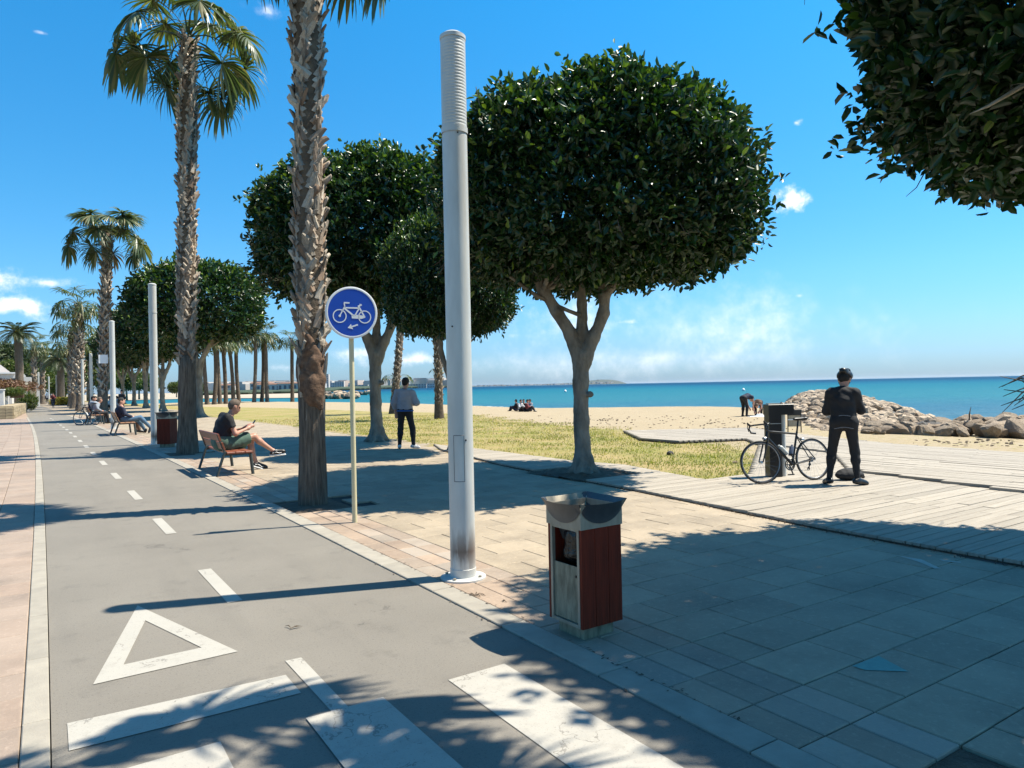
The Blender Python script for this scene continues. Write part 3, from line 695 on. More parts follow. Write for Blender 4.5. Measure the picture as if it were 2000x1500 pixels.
# ------------------------------------------------------------------ grass blades
def grass():
    pts = []; r_ = np.random.RandomState(3)
    n = 170000
    th = r_.uniform(-.35, .62, n)+YAW-.05; dist = 7.5+ (r_.rand(n)**1.5)*34
    x = np.sin(th)*dist; y = np.cos(th)*dist
    gx_ = np.interp(y, GY, GX)+.4+.5*np.sin(y*1.7)
    dl = np.array([deckL(v) for v in np.clip(y, 0, 90)])
    keep = (x < gx_) & (y > 2) & (x > np.where(y < 17.5, np.maximum(dl+1.1, 8.7), dl+.15*np.abs(np.sin(y))))
    patch = np.sin(x*1.9+np.sin(y*1.3)*1.5)*np.sin(y*1.6+np.sin(x*1.1)*2)
    keep &= (r_.rand(n) < .58+.42*patch)
    x, y, dist, patch = x[keep], y[keep], dist[keep], patch[keep]
    ok = np.array([not inside(deckB, a, b_) and not (inside(deckA, a, b_) and not inside(pit, a, b_)) for a, b_ in zip(x, y)])
    x, y, dist, patch = x[ok], y[ok], dist[ok], patch[ok]; n = len(x)
    h = (.014+.028*r_.rand(n)**2)*(.8+dist/34)*(1+.35*np.clip(patch, 0, 1)); w = .003+dist*.00055; a = r_.rand(n)*6.28; l = r_.uniform(.2, 1.2, n)
    bx, by = np.cos(a), np.sin(a)
    P0_ = np.stack([x-by*w, y+bx*w, 0*x-.003], 1); P1 = np.stack([x+by*w, y-bx*w, 0*x-.003], 1); P2 = np.stack([x+bx*h*l, y+by*h*l, h], 1)
    V = np.stack([P0_, P1, P2], 1).reshape(-1, 3)
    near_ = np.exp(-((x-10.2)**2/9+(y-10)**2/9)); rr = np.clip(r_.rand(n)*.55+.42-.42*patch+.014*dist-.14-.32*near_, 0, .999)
    put('lawn_grass', npmesh('lawn_grass', V, np.arange(3*n).reshape(n, 3), M_['grassblade'], rnd=np.repeat(rr, 3)), kind='stuff', label='short patchy yellow-green grass between the boardwalk and the beach')
grass()
# ================================================================== TREES
def leaves(name, P, Nn, size, mat, rnd, fold=.25, r_=rs, asp=.46, w5=True):
    """P centres, Nn outward directions: one folded leaf each"""
    n = len(P); Nn = Nn/np.linalg.norm(Nn, axis=1, keepdims=True)
    q = r_.normal(size=(n, 3)); ax = Nn*.5+q*.72+np.array([0, 0, .22]); ax /= np.linalg.norm(ax, axis=1, keepdims=True)      # leaf axis
    side = np.cross(ax, r_.normal(size=(n, 3))+Nn*.2+np.array([0, 0, .9])); side /= np.linalg.norm(side, axis=1, keepdims=True)+1e-9
    nr = np.cross(side, ax); L = (size*r_.uniform(.65, 1.2, n))[:, None]; Wd = L*asp
    base = P; tip = P+ax*L-nr*L*.12; m1 = P+ax*L*.36; m2 = P+ax*L*.74
    up_ = nr*L*fold*.4
    R1 = m1+side*Wd*.5+up_; R2 = m2+side*Wd*.40+up_*.6; L1 = m1-side*Wd*.5+up_; L2 = m2-side*Wd*.40+up_*.6
    V = np.stack([base, R1, R2, tip, L2, L1], 1).reshape(-1, 3); i = np.arange(n)[:, None]*6
    Fq = np.concatenate([i+np.array([[0, 1, 2, 3]]), i+np.array([[0, 3, 4, 5]])], 0)
    return npmesh(name, V, Fq, mat, False, rnd=np.repeat(rnd, 6))
def crown_pts(n, rad, zc, up_, dn, seed, thick=.55, bot=True, pw=2.6):
    """points in the outer shell of a clipped mushroom crown: radius rad, centre height zc"""
    r_ = np.random.RandomState(seed); d = r_.normal(size=(n, 3)); d /= np.linalg.norm(d, axis=1, keepdims=True)
    hv = np.where(d[:, 2] > 0, up_, dn)
    hor = np.sqrt(d[:, 0]**2+d[:, 1]**2)/rad; ver = np.abs(d[:, 2])/hv
    pw_ = np.where(d[:, 2] > 0, pw, pw+.9); s_ = (hor**pw_+ver**pw_)**(-1/pw_)
    az = np.arctan2(d[:, 1], d[:, 0])
    lump = 1+.03*np.sin(az*4+d[:, 2]*4+seed)+.03*np.sin(az*8+d[:, 2]*9+seed*2)+.045*np.sin(az*15+d[:, 2]*9)*np.cos(d[:, 2]*17+az*3)+.03*np.sin(az*29+d[:, 2]*7)*np.sin(d[:, 2]*31+seed)
    dep = np.abs(r_.normal(size=n))*thick*.5
    out = r_.rand(n) < .07; dep = np.where(out, -r_.rand(n)**2*.26, dep)
    rr = s_*lump-dep; P = d*np.maximum(rr, .3)[:, None]
    nrm = np.stack([d[:, 0]*hor**(pw-1), d[:, 1]*hor**(pw-1), np.sign(d[:, 2])*ver**(pw-1)], 1); nrm /= np.linalg.norm(nrm, axis=1, keepdims=True)+1e-9
    P[:, 2] += zc
    return P, nrm, dep, r_
TRX = dict(rad=2.72, zc=4.70, up=1.84, dn=1.24)
def clustered(P, nrm, per, spread, r_):
    n = len(P); k = np.repeat(np.arange(n), per); q = r_.normal(size=(n*per, 3))*spread
    return P[k]+q*.8, nrm[k]+q*2.2, k
def ficus_crown(seed, ncl, per, size, mat, shell=.62):
    P, nrm, dep, r_ = crown_pts(ncl, TRX['rad'], TRX['zc'], TRX['up'], TRX['dn'], seed, shell)
    Pl, Nl, k = clustered(P, nrm, per, size*.42, r_)
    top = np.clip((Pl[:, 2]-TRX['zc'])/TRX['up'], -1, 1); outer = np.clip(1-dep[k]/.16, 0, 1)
    young_bright = (r_.rand(len(Pl)) < (.04+.62*np.clip(top, 0, 1)**1.2)*outer)  # paler leaves towards the top: new growth, plus sunlight put into the colour
    rnd = np.where(young_bright, r_.uniform(.82, .99, len(Pl)), r_.uniform(0, .7, len(Pl)))
    return Pl, Nl+np.array([0, 0, .25]), rnd, r_
NLF = 13500
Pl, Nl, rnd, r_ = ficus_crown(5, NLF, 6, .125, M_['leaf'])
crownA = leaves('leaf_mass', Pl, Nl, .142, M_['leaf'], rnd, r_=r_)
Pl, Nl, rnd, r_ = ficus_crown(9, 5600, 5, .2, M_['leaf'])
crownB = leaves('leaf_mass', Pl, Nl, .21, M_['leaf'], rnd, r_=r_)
# forked trunk, prototype of every ficus in the row
LIMBS = [[(-.02, 0, 1.95), (-.18, .02, 2.45), (-.42, -.02, 2.85), (-.66, -.05, 3.2), (-.88, 0, 3.75), (-1.0, .1, 4.4)],
         [(.0, .05, 1.95), (.05, .10, 2.5), (.06, .14, 3.0), (.02, .2, 3.6), (.05, .4, 4.4)],
         [(.05, -.02, 1.95), (.22, -.05, 2.4), (.40, -.06, 2.8), (.43, -.05, 3.1), (.38, -.02, 3.4), (.62, -.1, 3.8), (1.0, -.25, 4.3)],
         [(.42, -.05, 3.08), (.62, -.15, 3.35), (.95, -.2, 3.6), (1.5, -.4, 4.0)]]
LR = [[.125, .108, .098, .088, .074, .05], [.115, .10, .085, .07, .05], [.12, .105, .10, .085, .07, .06, .04], [.07, .06, .05, .03]]
f = Field((-1.75, -.8, -.06), (1.75, .75, 4.5), .024, .022)
f.chain([(.0, 0, -.05), (.0, 0, .25), (-.02, .01, .9), (-.02, 0, 1.6), (0, 0, 2.05)], [.185, .150, .132, .130, .145])
for P_, r__ in zip(LIMBS, LR): f.chain(P_, r__)
for a in np.linspace(0, 5.6, 8):
    a += random.uniform(-.25, .25); L = random.uniform(.26, .42)
    f.cap((.08*math.cos(a), .08*math.sin(a), .26), (L*.55*math.cos(a), L*.55*math.sin(a), .04), .075, .06); f.cap((L*.55*math.cos(a), L*.55*math.sin(a), .06), (L*math.cos(a+.2), L*math.sin(a+.2), -.04), .065, .03)
for c_ in ((.43, -.13, 3.12), (-.43, -.13, 2.84), (.12, -.14, 1.4)): f.ell(c_, (.06, .05, .055))
trunkme = f.mesh('trunk', M_['trunk'], wob=.006)
def branches(mat=None, seed=2):
    r_ = random.Random(seed); b = MB()
    tips = [L[-1] for L in LIMBS]+[LIMBS[0][3], LIMBS[2][5], LIMBS[1][3]]
    for i in range(46):
        s_ = Vector(r_.choice(tips)); a = r_.uniform(0, 6.28); rr = r_.uniform(1.2, 2.5); e = Vector((rr*math.cos(a), rr*math.sin(a), r_.uniform(3.9, 6.4)))
        m_ = s_.lerp(e, .5)+Vector((r_.uniform(-.25, .25), r_.uniform(-.25, .25), .1-.25*r_.random()))
        r0 = r_.uniform(.022, .05); b.tube([s_, s_.lerp(m_, .5)+Vector((0, 0, .04)), m_, m_.lerp(e, .55), e], [r0, r0*.85, r0*.7, r0*.45, .006], 5, False)
    b.tube([(-.55, -.05, 3.02), (-.8, -.1, 3.12), (-1.15, -.2, 3.35), (-1.7, -.35, 3.75)], [.045, .035, .028, .012], 6)
    b.tube([(0.02, .05, 2.78), (-.2, .03, 2.86), (-.42, 0, 2.95)], [.04, .035, .04], 6)
    return b.mesh('branch', M_['trunk'], True)
brme = branches()
def roots():
    b = MB(); r_ = random.Random(4)
    for i in range(130):
        a = r_.uniform(0, 6.28); rr = r_.uniform(.6, 2.3); p = Vector((rr*math.cos(a), rr*math.sin(a), 3.95)); L = r_.uniform(.3, .75); P_ = [p]
        for k in range(4): P_.append(P_[-1]+Vector((r_.uniform(-.05, .05), r_.uniform(-.05, .05), -L/4)))
        b.tube(P_, [.0025, .002, .0018, .0015, .001], 3, False)
    for i in range(26):
        a = r_.uniform(0, 6.28); rr = r_.uniform(1.8, 2.6); p = Vector((rr*math.cos(a), rr*math.sin(a), 3.85))
        b.tube([p, p+Vector((.1*math.cos(a), .1*math.sin(a), -.15)), p+Vector((.22*math.cos(a), .22*math.sin(a), -.22))], [.008, .006, .003], 4, False)
    return b.mesh('aerial_root', M_['twig'])
rootme = roots()
def one_leaf_mesh():
    P = np.zeros((1, 3)); L = 1.0
    V = [(0, 0, 0), (.36, .24, .05), (.74, .19, .03), (1, 0, -.10), (.74, -.19, .03), (.36, -.24, .05)]
    out = []
    for rv in (.2, .45, .1, .93):
        me = bpy.data.meshes.new('leaf'); me.from_pydata(V, [], [(0, 1, 2, 3), (0, 3, 4, 5)]); me.materials.append(M_['leaf'])
        me.attributes.new('rnd', 'FLOAT', 'POINT').data.foreach_set('value', [rv]*6); out.append(me)
    return out
leafme = one_leaf_mesh()
def ficus(loc, scale, rz, near, label, singles=0, group='clipped ficus trees along the promenade', size=.14, vscale=1.0, coff=(0, 0, 0)):
    o = empty('ficus_tree', loc, rz, label=label, cat='tree', group=group); o.scale = (scale, scale, scale*vscale)
    put('trunk', trunkme, o); put('branch', brme, o); put('aerial_root', rootme, o, kind='stuff')
    put('crown', crownA if near else crownB, o, kind='stuff', loc=coff)
    if singles:
        P, nrm, dep, r_ = crown_pts(6000, TRX['rad']+.05, TRX['zc'], TRX['up']+.05, TRX['dn']+.05, 77, .1)
        T = Matrix.Translation(loc) @ Matrix.Rotation(rz, 4, 'Z') @ Matrix.Scale(scale, 4)
        c0 = Vector((0, 0, EYE)); k = 0; T3 = T.to_3x3(); order = []
        for p, n_ in zip(P, nrm):
            w = T @ Vector(p); nn = T3 @ Vector(n_); v = (c0-w)
            if nn.dot(v) > .15*nn.length*v.length: order.append((v.length, p, n_))
        order.sort(key=lambda q: q[0]); st = max(1, int(len(order)/singles*.9))
        for dist, p, n_ in order[::st][:singles]:
            ax = (Vector(n_)*.7+Vector((r_.normal(), r_.normal(), r_.normal()))*.5).normalized()
            qn = ax.to_track_quat('X', 'Z').to_euler(); qn.rotate_axis('X', r_.uniform(-1.2, 1.2))
            put('leaf', leafme[r_.choice([0, 1, 2, 0, 1, 2, 3])], o, loc=Vector(p)+Vector(coff), rot=qn, scale=float(size*r_.uniform(.8, 1.25)))
    return o
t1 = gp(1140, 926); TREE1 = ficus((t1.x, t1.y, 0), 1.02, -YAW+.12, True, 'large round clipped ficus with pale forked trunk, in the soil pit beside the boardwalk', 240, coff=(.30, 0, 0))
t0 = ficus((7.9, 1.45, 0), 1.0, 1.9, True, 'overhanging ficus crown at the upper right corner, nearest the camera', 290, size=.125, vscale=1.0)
b = MB(); cst = at(1895, 222, 4.9); e1 = at(2010, 160, 5.0); e2 = at(2200, 120, 5.4)
b.tube([cst, cst.lerp(e1, .3)+Vector((0, 0, -.015)), e1, e2], [.004, .022, .045, .06], 8, flat=.45); bo = b.build('torn_palm_sheath', M_['boot'])
bo.parent = t0; bo.matrix_parent_inverse = (Matrix.Translation((7.9, 1.45, 0)) @ Matrix.Rotation(1.9, 4, 'Z') @ Matrix.Diagonal((1, 1, 1, 1))).inverted()
t2 = gp(737, 862); ficus((t2.x, t2.y, 0), 1.27, -YAW+.35, True, 'big dark ficus behind the blue bicycle sign, trunk beside the man in the grey hoodie')
ficus((8.42, 15.6, 0), .60, 2.6, True, 'smaller ficus hidden behind the front lamp column, lower leaves showing beside the main tree', vscale=1.45)
t3 = gp(390, 815); ficus((t3.x, t3.y, 0), 1.47, 2.2, False, 'round clipped ficus rising behind the tall palm with the litter bin at its side')
for i, (px, py, dep, sc, lb) in enumerate([(318, 802, 62, 1.45, 'ficus crown behind the second lamp column, first of the dark row beyond the round tree'), (285, 800, 76, 1.55, 'ficus in the dark row between the second and third lamp columns'),
                                           (262, 795, 92, 1.6, 'ficus in the dark row right of the third lamp column'), (240, 793, 110, 1.7, 'ficus at the far end of the dark row, just behind the third lamp column')]):
    p = at(px, 790, dep); ficus((p.x, p.y, 0), sc, i*1.3, False, lb)

# ------------------------------------------------------------------ fan palms
def fan_frond(elev, pet, rad, nseg, seed, wind=.25, droop=1.0):
    """one fan frond growing from the origin towards +X: petiole and drooping split blade"""
    r_ = random.Random(seed); b = MB(); P_ = [Vector((0, 0, 0))]; e = elev
    for k in range(7):
        e -= .16*droop*(.6+.2*k)*(1.3 if elev > .2 else .7); P_.append(P_[-1]+Vector((math.cos(e), 0, math.sin(e)))*pet/7)
    b.tube(P_, [.035, .022, .018, .016, .014, .013, .012, .01], 4, False, flat=.6)
    hub = P_[-1]; ax = (P_[-1]-P_[-2]).normalized(); sd = Vector((0, 1, 0)); nr = ax.cross(sd)*-1
    for i in range(nseg):
        ph = R(-150+300*i/(nseg-1)+r_.uniform(-3, 3)); L = rad*(1-.28*(abs(ph)/R(150))**2)*r_.uniform(.85, 1.1)
        d = (ax*math.cos(ph)+sd*math.sin(ph)+nr*r_.uniform(.0, .25)).normalized(); p = hub.copy(); st = 5; V = []; w0 = rad*.037
        for k in range(st+1):
            s_ = k/st; w = w0*(.35+1.5*s_*(1-s_)*1.7)*(1-.0*s_) if k < st else .003
            w = w0*(.3+1.1*min(1, s_*2.2))*(1-max(0, s_-.45)*1.55) if k < st else .002
            sv = d.cross(Vector((.01, .02, 1))); sv = sv.normalized() if sv.length > .05 else sd
            fold = Vector((0, 0, .35*w))
            V += [p-sv*w-fold, p+fold*.4, p+sv*w-fold]
            d = (d+Vector((0, wind*.16*s_, -(.08+.85*s_*s_)*droop*r_.uniform(.85, 1.15)))).normalized(); p = p+d*L/st
        Fs = []
        for k in range(st): a = 3*k; Fs += [(a, a+1, a+4, a+3), (a+1, a+2, a+5, a+4)]
        n0 = len(b.v); b.v += [tuple(q) for q in V]; b.f += [tuple(q+n0 for q in f_) for f_ in Fs]
        rv = r_.uniform(0, .68) if r_.random() < .8 else r_.uniform(.8, .97); b.r += [rv]*len(V)
    return b
def frmesh(elev, pet, rad, nseg, seed, mat='frond', **k): return fan_frond(elev, pet, rad, nseg, seed, **k).mesh('frond', M_[mat])
FR = {'up': [frmesh(1.25, .95, .80, 34, 1, droop=.55), frmesh(1.0, 1.1, .85, 34, 2, droop=.7)], 'mid': [frmesh(.78, 1.45, .85, 36, 3, droop=.9), frmesh(.62, 1.5, .85, 36, 4, droop=1.0)],
      'low': [frmesh(.42, 1.55, .85, 36, 5, droop=1.0), frmesh(.22, 1.5, .85, 36, 6, droop=1.05)], 'hang': [frmesh(-.1, 1.2, .85, 30, 7, droop=1.2), frmesh(-.95, .7, .8, 28, 8, 'dryfrond', droop=.8)]}
FRL = {'up': [frmesh(1.25, 1.2, .95, 13, 11, droop=.5)], 'mid': [frmesh(.75, 1.3, 1.0, 13, 13, droop=.9)], 'low': [frmesh(.2, 1.2, 1.0, 13, 15, droop=1.1)], 'hang': [frmesh(-.8, .8, .95, 12, 17)]}
def bootmesh(seed):
    r_ = random.Random(seed); V = []; Fs = []; L = 1.0; st = 4
    for k in range(st+1):
        s_ = k/st; w = (.22-.08*s_)*(1 if k < st else .8*r_.uniform(.5, 1.1)); x = (.05+.11*s_**1.6); c = r_.uniform(-.05, .05)*s_
        V += [(x-.045*(1-s_), -w+c, s_), (x+.055, c, s_*1.0+.0), (x-.045*(1-s_), w+c, s_+r_.uniform(-.05, .06)*(k == st)), (x-.08, c, s_)]
    for k in range(st):
        a = 4*k
        for q in range(4): Fs.append((a+q, a+(q+1) % 4, a+4+(q+1) % 4, a+4+q))
    Fs += [(4*st, 4*st+1, 4*st+2, 4*st+3)]
    me = bpy.data.meshes.new('leaf_base'); me.from_pydata([(x, y, z) for x, y, z in V], [], Fs); me.materials.append(M_['boot']); return me
BOOTS = [bootmesh(i) for i in range(6)]
def corepath(base, h, lean=(0, 0), sway=.0, n=14, pw=1):
    return [Vector((base[0]+lean[0]*s_**pw+sway*math.sin(s_*3.1), base[1]+lean[1]*s_**pw, h*s_)) for s_ in [i/n for i in range(n+1)]]
def on_path(P_, z):
    h = P_[-1].z; s_ = max(0, min(.9999, z/h))*(len(P_)-1); i = int(s_); return P_[i].lerp(P_[i+1], s_-i)
def boot_places(P_, z0, z1, rad, sp, r_, size):
    out = []; z = z0; k = 0; row = sp*.62
    nper = max(5, int(2*math.pi*rad/(sp*1.0)))
    while z < z1:
        for j in range(nper):
            a = 2*math.pi*j/nper+k*2.39996+r_.uniform(-.22, .22); out.append((z+r_.uniform(-.03, .03)*sp*4, a, (1 if (j+k) % 2 else -1)*r_.uniform(.30, .85)+r_.gauss(0, .12), size*r_.uniform(.75, 1.35)))
        z += row; k += 1
    return out
def boots_on(o, P_, places, rad, limit, stuffname='leaf_bases'):
    res = []
    for z, a, tw, sz in places:
        c = on_path(P_, z); T = Matrix.Translation((c.x+rad*math.cos(a), c.y+rad*math.sin(a), z)) @ Matrix.Rotation(a, 4, 'Z') @ Matrix.Rotation(tw, 4, 'X') @ Matrix.Diagonal((sz*.9, sz, sz, 1))
        res.append(T)
    near = res[:limit] if limit else []
    for T in near:
        ob = put('leaf_base', random.choice(BOOTS), o); ob.matrix_basis = T
    rest = res[limit:] if limit else res
    if rest:
        VV = []; FF = []; RR = []
        arr = []
        for me in BOOTS:
            co_ = np.empty(len(me.vertices)*3, np.float32); me.vertices.foreach_get('co', co_)
            arr.append((co_.reshape(-1, 3), np.array([list(p.vertices) for p in me.polygons])))
        n0 = 0
        for T in rest:
            co_, fa = random.choice(arr); Mx = np.array(T); VV.append(co_ @ Mx[:3, :3].T+Mx[:3, 3]); FF.append(fa+n0); n0 += len(co_); RR.append(np.full(len(co_), random.random()))
        put(stuffname, npmesh(stuffname, np.concatenate(VV), np.concatenate(FF), M_['boot'], rnd=np.concatenate(RR)), o, kind='stuff')
def fronds_on(o, top, spec, FRS, sc=1.0, seed=0, az0=0, azs=None):
    r_ = random.Random(seed)
    for kind, n in spec:
        for i in range(n):
            a = az0+2*math.pi*(i+r_.uniform(-.25, .25))/n+{'up': 0, 'mid': .5, 'low': .9, 'hang': .3}[kind]
            put('frond', r_.choice(FRS[kind]), o, loc=(top[0]+.06*math.cos(a), top[1]+.06*math.sin(a), top[2]+{'up': .15, 'mid': .05, 'low': -.1, 'hang': -.25}[kind]+r_.uniform(-.08, .08)), rot=(r_.uniform(-.25, .25), r_.uniform(-.1, .1), a), scale=sc*r_.uniform(.9, 1.12))
def lathe_path(b, P_, radf, n=20, rough=.0, seed=1, ridge=0):
    r_ = random.Random(seed); rdg = [r_.uniform(-1, .6) for _ in range(n)]; V = []; Fs = []; m_ = len(P_)
    ph = [r_.uniform(0, 6.28) for _ in range(4)]
    for i, p in enumerate(P_):
        rr = radf(p.z)
        for k in range(n):
            a = 2*math.pi*k/n; q = rr*(1+ridge*rdg[k]+rough*(math.sin(3*a+ph[0]+p.z)*.5+math.sin(7*a+ph[1]-p.z*2)*.3+r_.uniform(-.5, .5))); V.append((p.x+q*math.cos(a), p.y+q*math.sin(a), p.z))
    for i in range(m_-1):
        for k in range(n): Fs.append((i*n+k, i*n+(k+1) % n, (i+1)*n+(k+1) % n, (i+1)*n+k))
    Fs.append(tuple((m_-1)*n+k for k in range(n))); b.add(V, Fs)
def fan_palm(base, h, rad, label, group='fan palms along the promenade', boots=(2.0, None), spacing=.17, bsize=.26, single=0, crown=(('up', 8), ('mid', 11), ('low', 10), ('hang', 5)), FRS=None, seed=0, lean=(0, 0), fsc=1.0, flare=1.45, sway=0, pw=1, core=None):
    o = empty('fan_palm', base, 0, label=label, cat='palm tree', group=group); P_ = corepath((0, 0), h, lean, sway, 30, pw)
    zb = boots[0]; zt = boots[1] or h-.15
    b = MB(); lathe_path(b, [p for p in P_ if p.z <= zb+.4], lambda z: rad*(1+(flare-1)*math.exp(-z*1.6)+.03*math.sin(z*5)), 76, .022, seed+1, .035); b.build('trunk', M_['palmbark'], o, True)
    b = MB(); lathe_path(b, [p for p in P_ if p.z >= zb-.3], lambda z: (core or rad)*(.93-.06*(z-zb)/max(.1, h-zb)), 14, .04, seed+2); b.build('fibre_core', M_['palmcore'], o, True)
    r_ = random.Random(seed+5); pl = boot_places(P_, zb, zt, rad, spacing, r_, bsize)
    if single:
        toc = math.atan2(-base[1], -base[0])
        pl.sort(key=lambda q: -(math.cos(q[1]-toc) > -.2)*10-(.0))
        vis = [q for q in pl if math.cos(q[1]-toc) > -.15]; hid = [q for q in pl if math.cos(q[1]-toc) <= -.15]; r_.shuffle(vis); pl = vis+hid
    boots_on(o, P_, pl, (core or rad)*.86, single)
    fronds_on(o, (P_[-1].x, P_[-1].y, h), crown, FRS or FR, fsc, seed)
    return o, P_
p1 = gp(612, 984); H1 = 8.95
palm1, PP1 = fan_palm((p1.x, p1.y, 0), H1, .178, 'nearest palm, thick trunk of criss-cross leaf bases, just left of the blue sign', boots=(1.95, 8.85), spacing=.135, bsize=.225, single=298, seed=3, flare=1.14, core=.195,
                    crown=(('up', 7), ('mid', 10), ('low', 9), ('hang', 4)), lean=(.06, .03))
# the scarred knot on its trunk
tocam = Vector((-p1.x, -p1.y, 0)).normalized(); f = Field((-.5, -.5, 1.2), (.5, .5, 2.5), .022, .02)
kn = tocam*.16+Vector((.02, 0, 0)); sd_ = Vector((-tocam.y, tocam.x, 0))
f.chain([kn+sd_*.10+Vector((0, 0, 1.35)), kn+sd_*.13+Vector((0, 0, 1.75)), kn+sd_*.03+tocam*.05+Vector((0, 0, 2.0)), kn-sd_*.13+Vector((0, 0, 1.78)), kn-sd_*.15+Vector((0, 0, 1.6))], [.035, .045, .05, .045, .03])
f.chain([kn+sd_*.14+Vector((0, 0, 2.0)), kn+tocam*.03-sd_*.06+Vector((0, 0, 2.35))], [.04, .035]); f.chain([kn-sd_*.14+Vector((0, 0, 1.95)), kn-sd_*.02+tocam*.03+Vector((0, 0, 2.3))], [.035, .03])
f.ell(kn*1.0+Vector((0, 0, 1.62)), (.13, .13, .26)); f.ell(Vector((0, 0, 1.9)), (.20, .20, .5)); f.ell(kn-sd_*.02+Vector((0, 0, 2.14)), (.07, .07, .05))
put('trunk_scar', f.mesh('trunk_scar', M_['palmbrown'], wob=.004), palm1)
for k, (sx, z, tw, sz) in enumerate([(.14, 1.55, -.15, .55), (-.16, 1.5, .1, .45), (.05, 1.95, -.6, .4), (-.08, 2.0, .6, .4), (.17, 1.2, .05, .22), (-.1, 1.18, -.1, .2)]):
    T = Matrix.Translation(kn*.98+sd_*sx*.9+Vector((0, 0, z))) @ Matrix.Rotation(math.atan2(tocam.y, tocam.x)-sx*1.5, 4, 'Z') @ Matrix.Rotation(tw, 4, 'X') @ Matrix.Diagonal((sz*.35, sz*.28, sz, 1))
    put('split_leaf_base', BOOTS[k % 6], palm1).matrix_basis = T
p2 = gp(366, 886)
palm2, _ = fan_palm((p2.x, p2.y, 0), 10.95, .212, 'second tall palm, its whole crown of fan fronds in view above the seated man', boots=(2.3, 10.85), spacing=.16, bsize=.25, single=290, seed=9, fsc=1.24, flare=1.3, lean=(.24, .15), sway=-.02,
         crown=(('up', 6), ('mid', 6), ('low', 6), ('hang', 1)))
p3 = at(199, 815, 42.0)
fan_palm((p3.x, p3.y, 0), 11.1, .26, 'third palm with wind-blown crown, left of the tall palm', boots=(1.5, 10.8), spacing=.26, bsize=.36, seed=15, fsc=1.5, crown=(('up', 15), ('mid', 5), ('low', 4), ('hang', 1)), FRS=FR, lean=(.45, -.2))
p0 = Vector((3.12, .82, 0))
palm0, _ = fan_palm((p0.x, p0.y, 0), 5.6, .15, 'palm at the right edge of which only dark twiggy fibres show', boots=(1.2, 5.5), spacing=.17, bsize=.15, seed=21, FRS=FR, crown=(('up', 5), ('mid', 8), ('low', 7)), flare=1.1, lean=(-.1, .72), pw=2.6, fsc=.98)
b = MB(); rr_ = random.Random(5)
hd = ray(1990, 760).normalized(); 
for i in range(12):
    s0 = at(2040, 740+rr_.uniform(-8, 60), 2.55); e0 = at(rr_.uniform(1948, 1992), 735+rr_.uniform(0, 72), 2.5+rr_.uniform(-.1, .1)); md = s0.lerp(e0, .5)+Vector((0, 0, .02))
    b.tube([s0, md, e0], [.0035, .0025, .001], 4, False)
bo = b.build('loose_fibre', M_['palmcore']); bo.parent = palm0; bo.matrix_parent_inverse = Matrix.Translation(p0).inverted()
far_fan = [(157, 70, 10.4, .33, 1.5, 'bright green fan palm behind the third palm, left of its trunk'), (146, 82, 9.4, .38, 1.5, 'shorter fan palm in the row left of the white lamp columns'), (140, 96, 8.4, .38, 1.5, 'fan palm at the far end of the row with dark trunk base'),
           (68, 112, 9.6, .3, 1.4, 'slim fan palm behind the stone pillars on the left'), (84, 128, 9.8, .3, 1.4, 'slim fan palm in the distance behind the pillars, right of its twin'), (178, 112, 9.0, .3, 1.4, 'distant fan palm glimpsed between the white lamp columns')]
for i, (px, dep, h, r__, fs, lb) in enumerate(far_fan):
    p = at(px, 790, dep); fan_palm((p.x, p.y, 0), h, r__, lb, 'distant promenade palms', boots=(1.5, None), spacing=.34, bsize=.5, seed=30+i, FRS=FRL, fsc=fs, crown=(('up', 7), ('mid', 9), ('low', 8), ('hang', 4)))
# beach palms: a stand of slim trunks
bp = [(405, 790, 10.3), (418, 790, 9.5), (430, 789, 9.9), (441, 789, 9.2), (456, 787, 10.6), (467, 787, 9.6), (496, 786, 10.8), (511, 785, 9.9), (522, 785, 10.9), (571, 784, 10.0)]
BL = ['leftmost', 'second', 'third', 'fourth', 'fifth', 'sixth', 'seventh', 'eighth', 'ninth']
for i, (px, py, h) in enumerate(bp):
    p = gp(px, py, 0); top = (2.2 if i != 9 else .6)*random.uniform(-1, 1)*.3
    lb = ('slim beach palm standing alone with a small yellow-green crown against the sky' if i == 9 else BL[i]+' from the left of the slim palm trunks standing on the beach')
    o = empty('beach_palm', (p.x, p.y, -.1), 0, label=lb, cat='palm tree', group='slim palms on the beach')
    P_ = corepath((0, 0), h-1.2, (top, top*.4), random.uniform(-.2, .2), 12); b = MB(); lathe_path(b, P_, lambda z: .25*(1+.25*math.exp(-z))*(1+.04*math.sin(z*9)), 10, .06, i); b.build('trunk', M_['palmcore'] if i % 2 else M_['palmbark'], o, True)
    BP_TOP = (P_[-1].x, P_[-1].y, P_[-1].z); o['_t'] = 0; del o['_t']; fronds_on(o, BP_TOP, (('up', 7), ('mid', 9), ('low', 8)), FRL, 1.35, i)
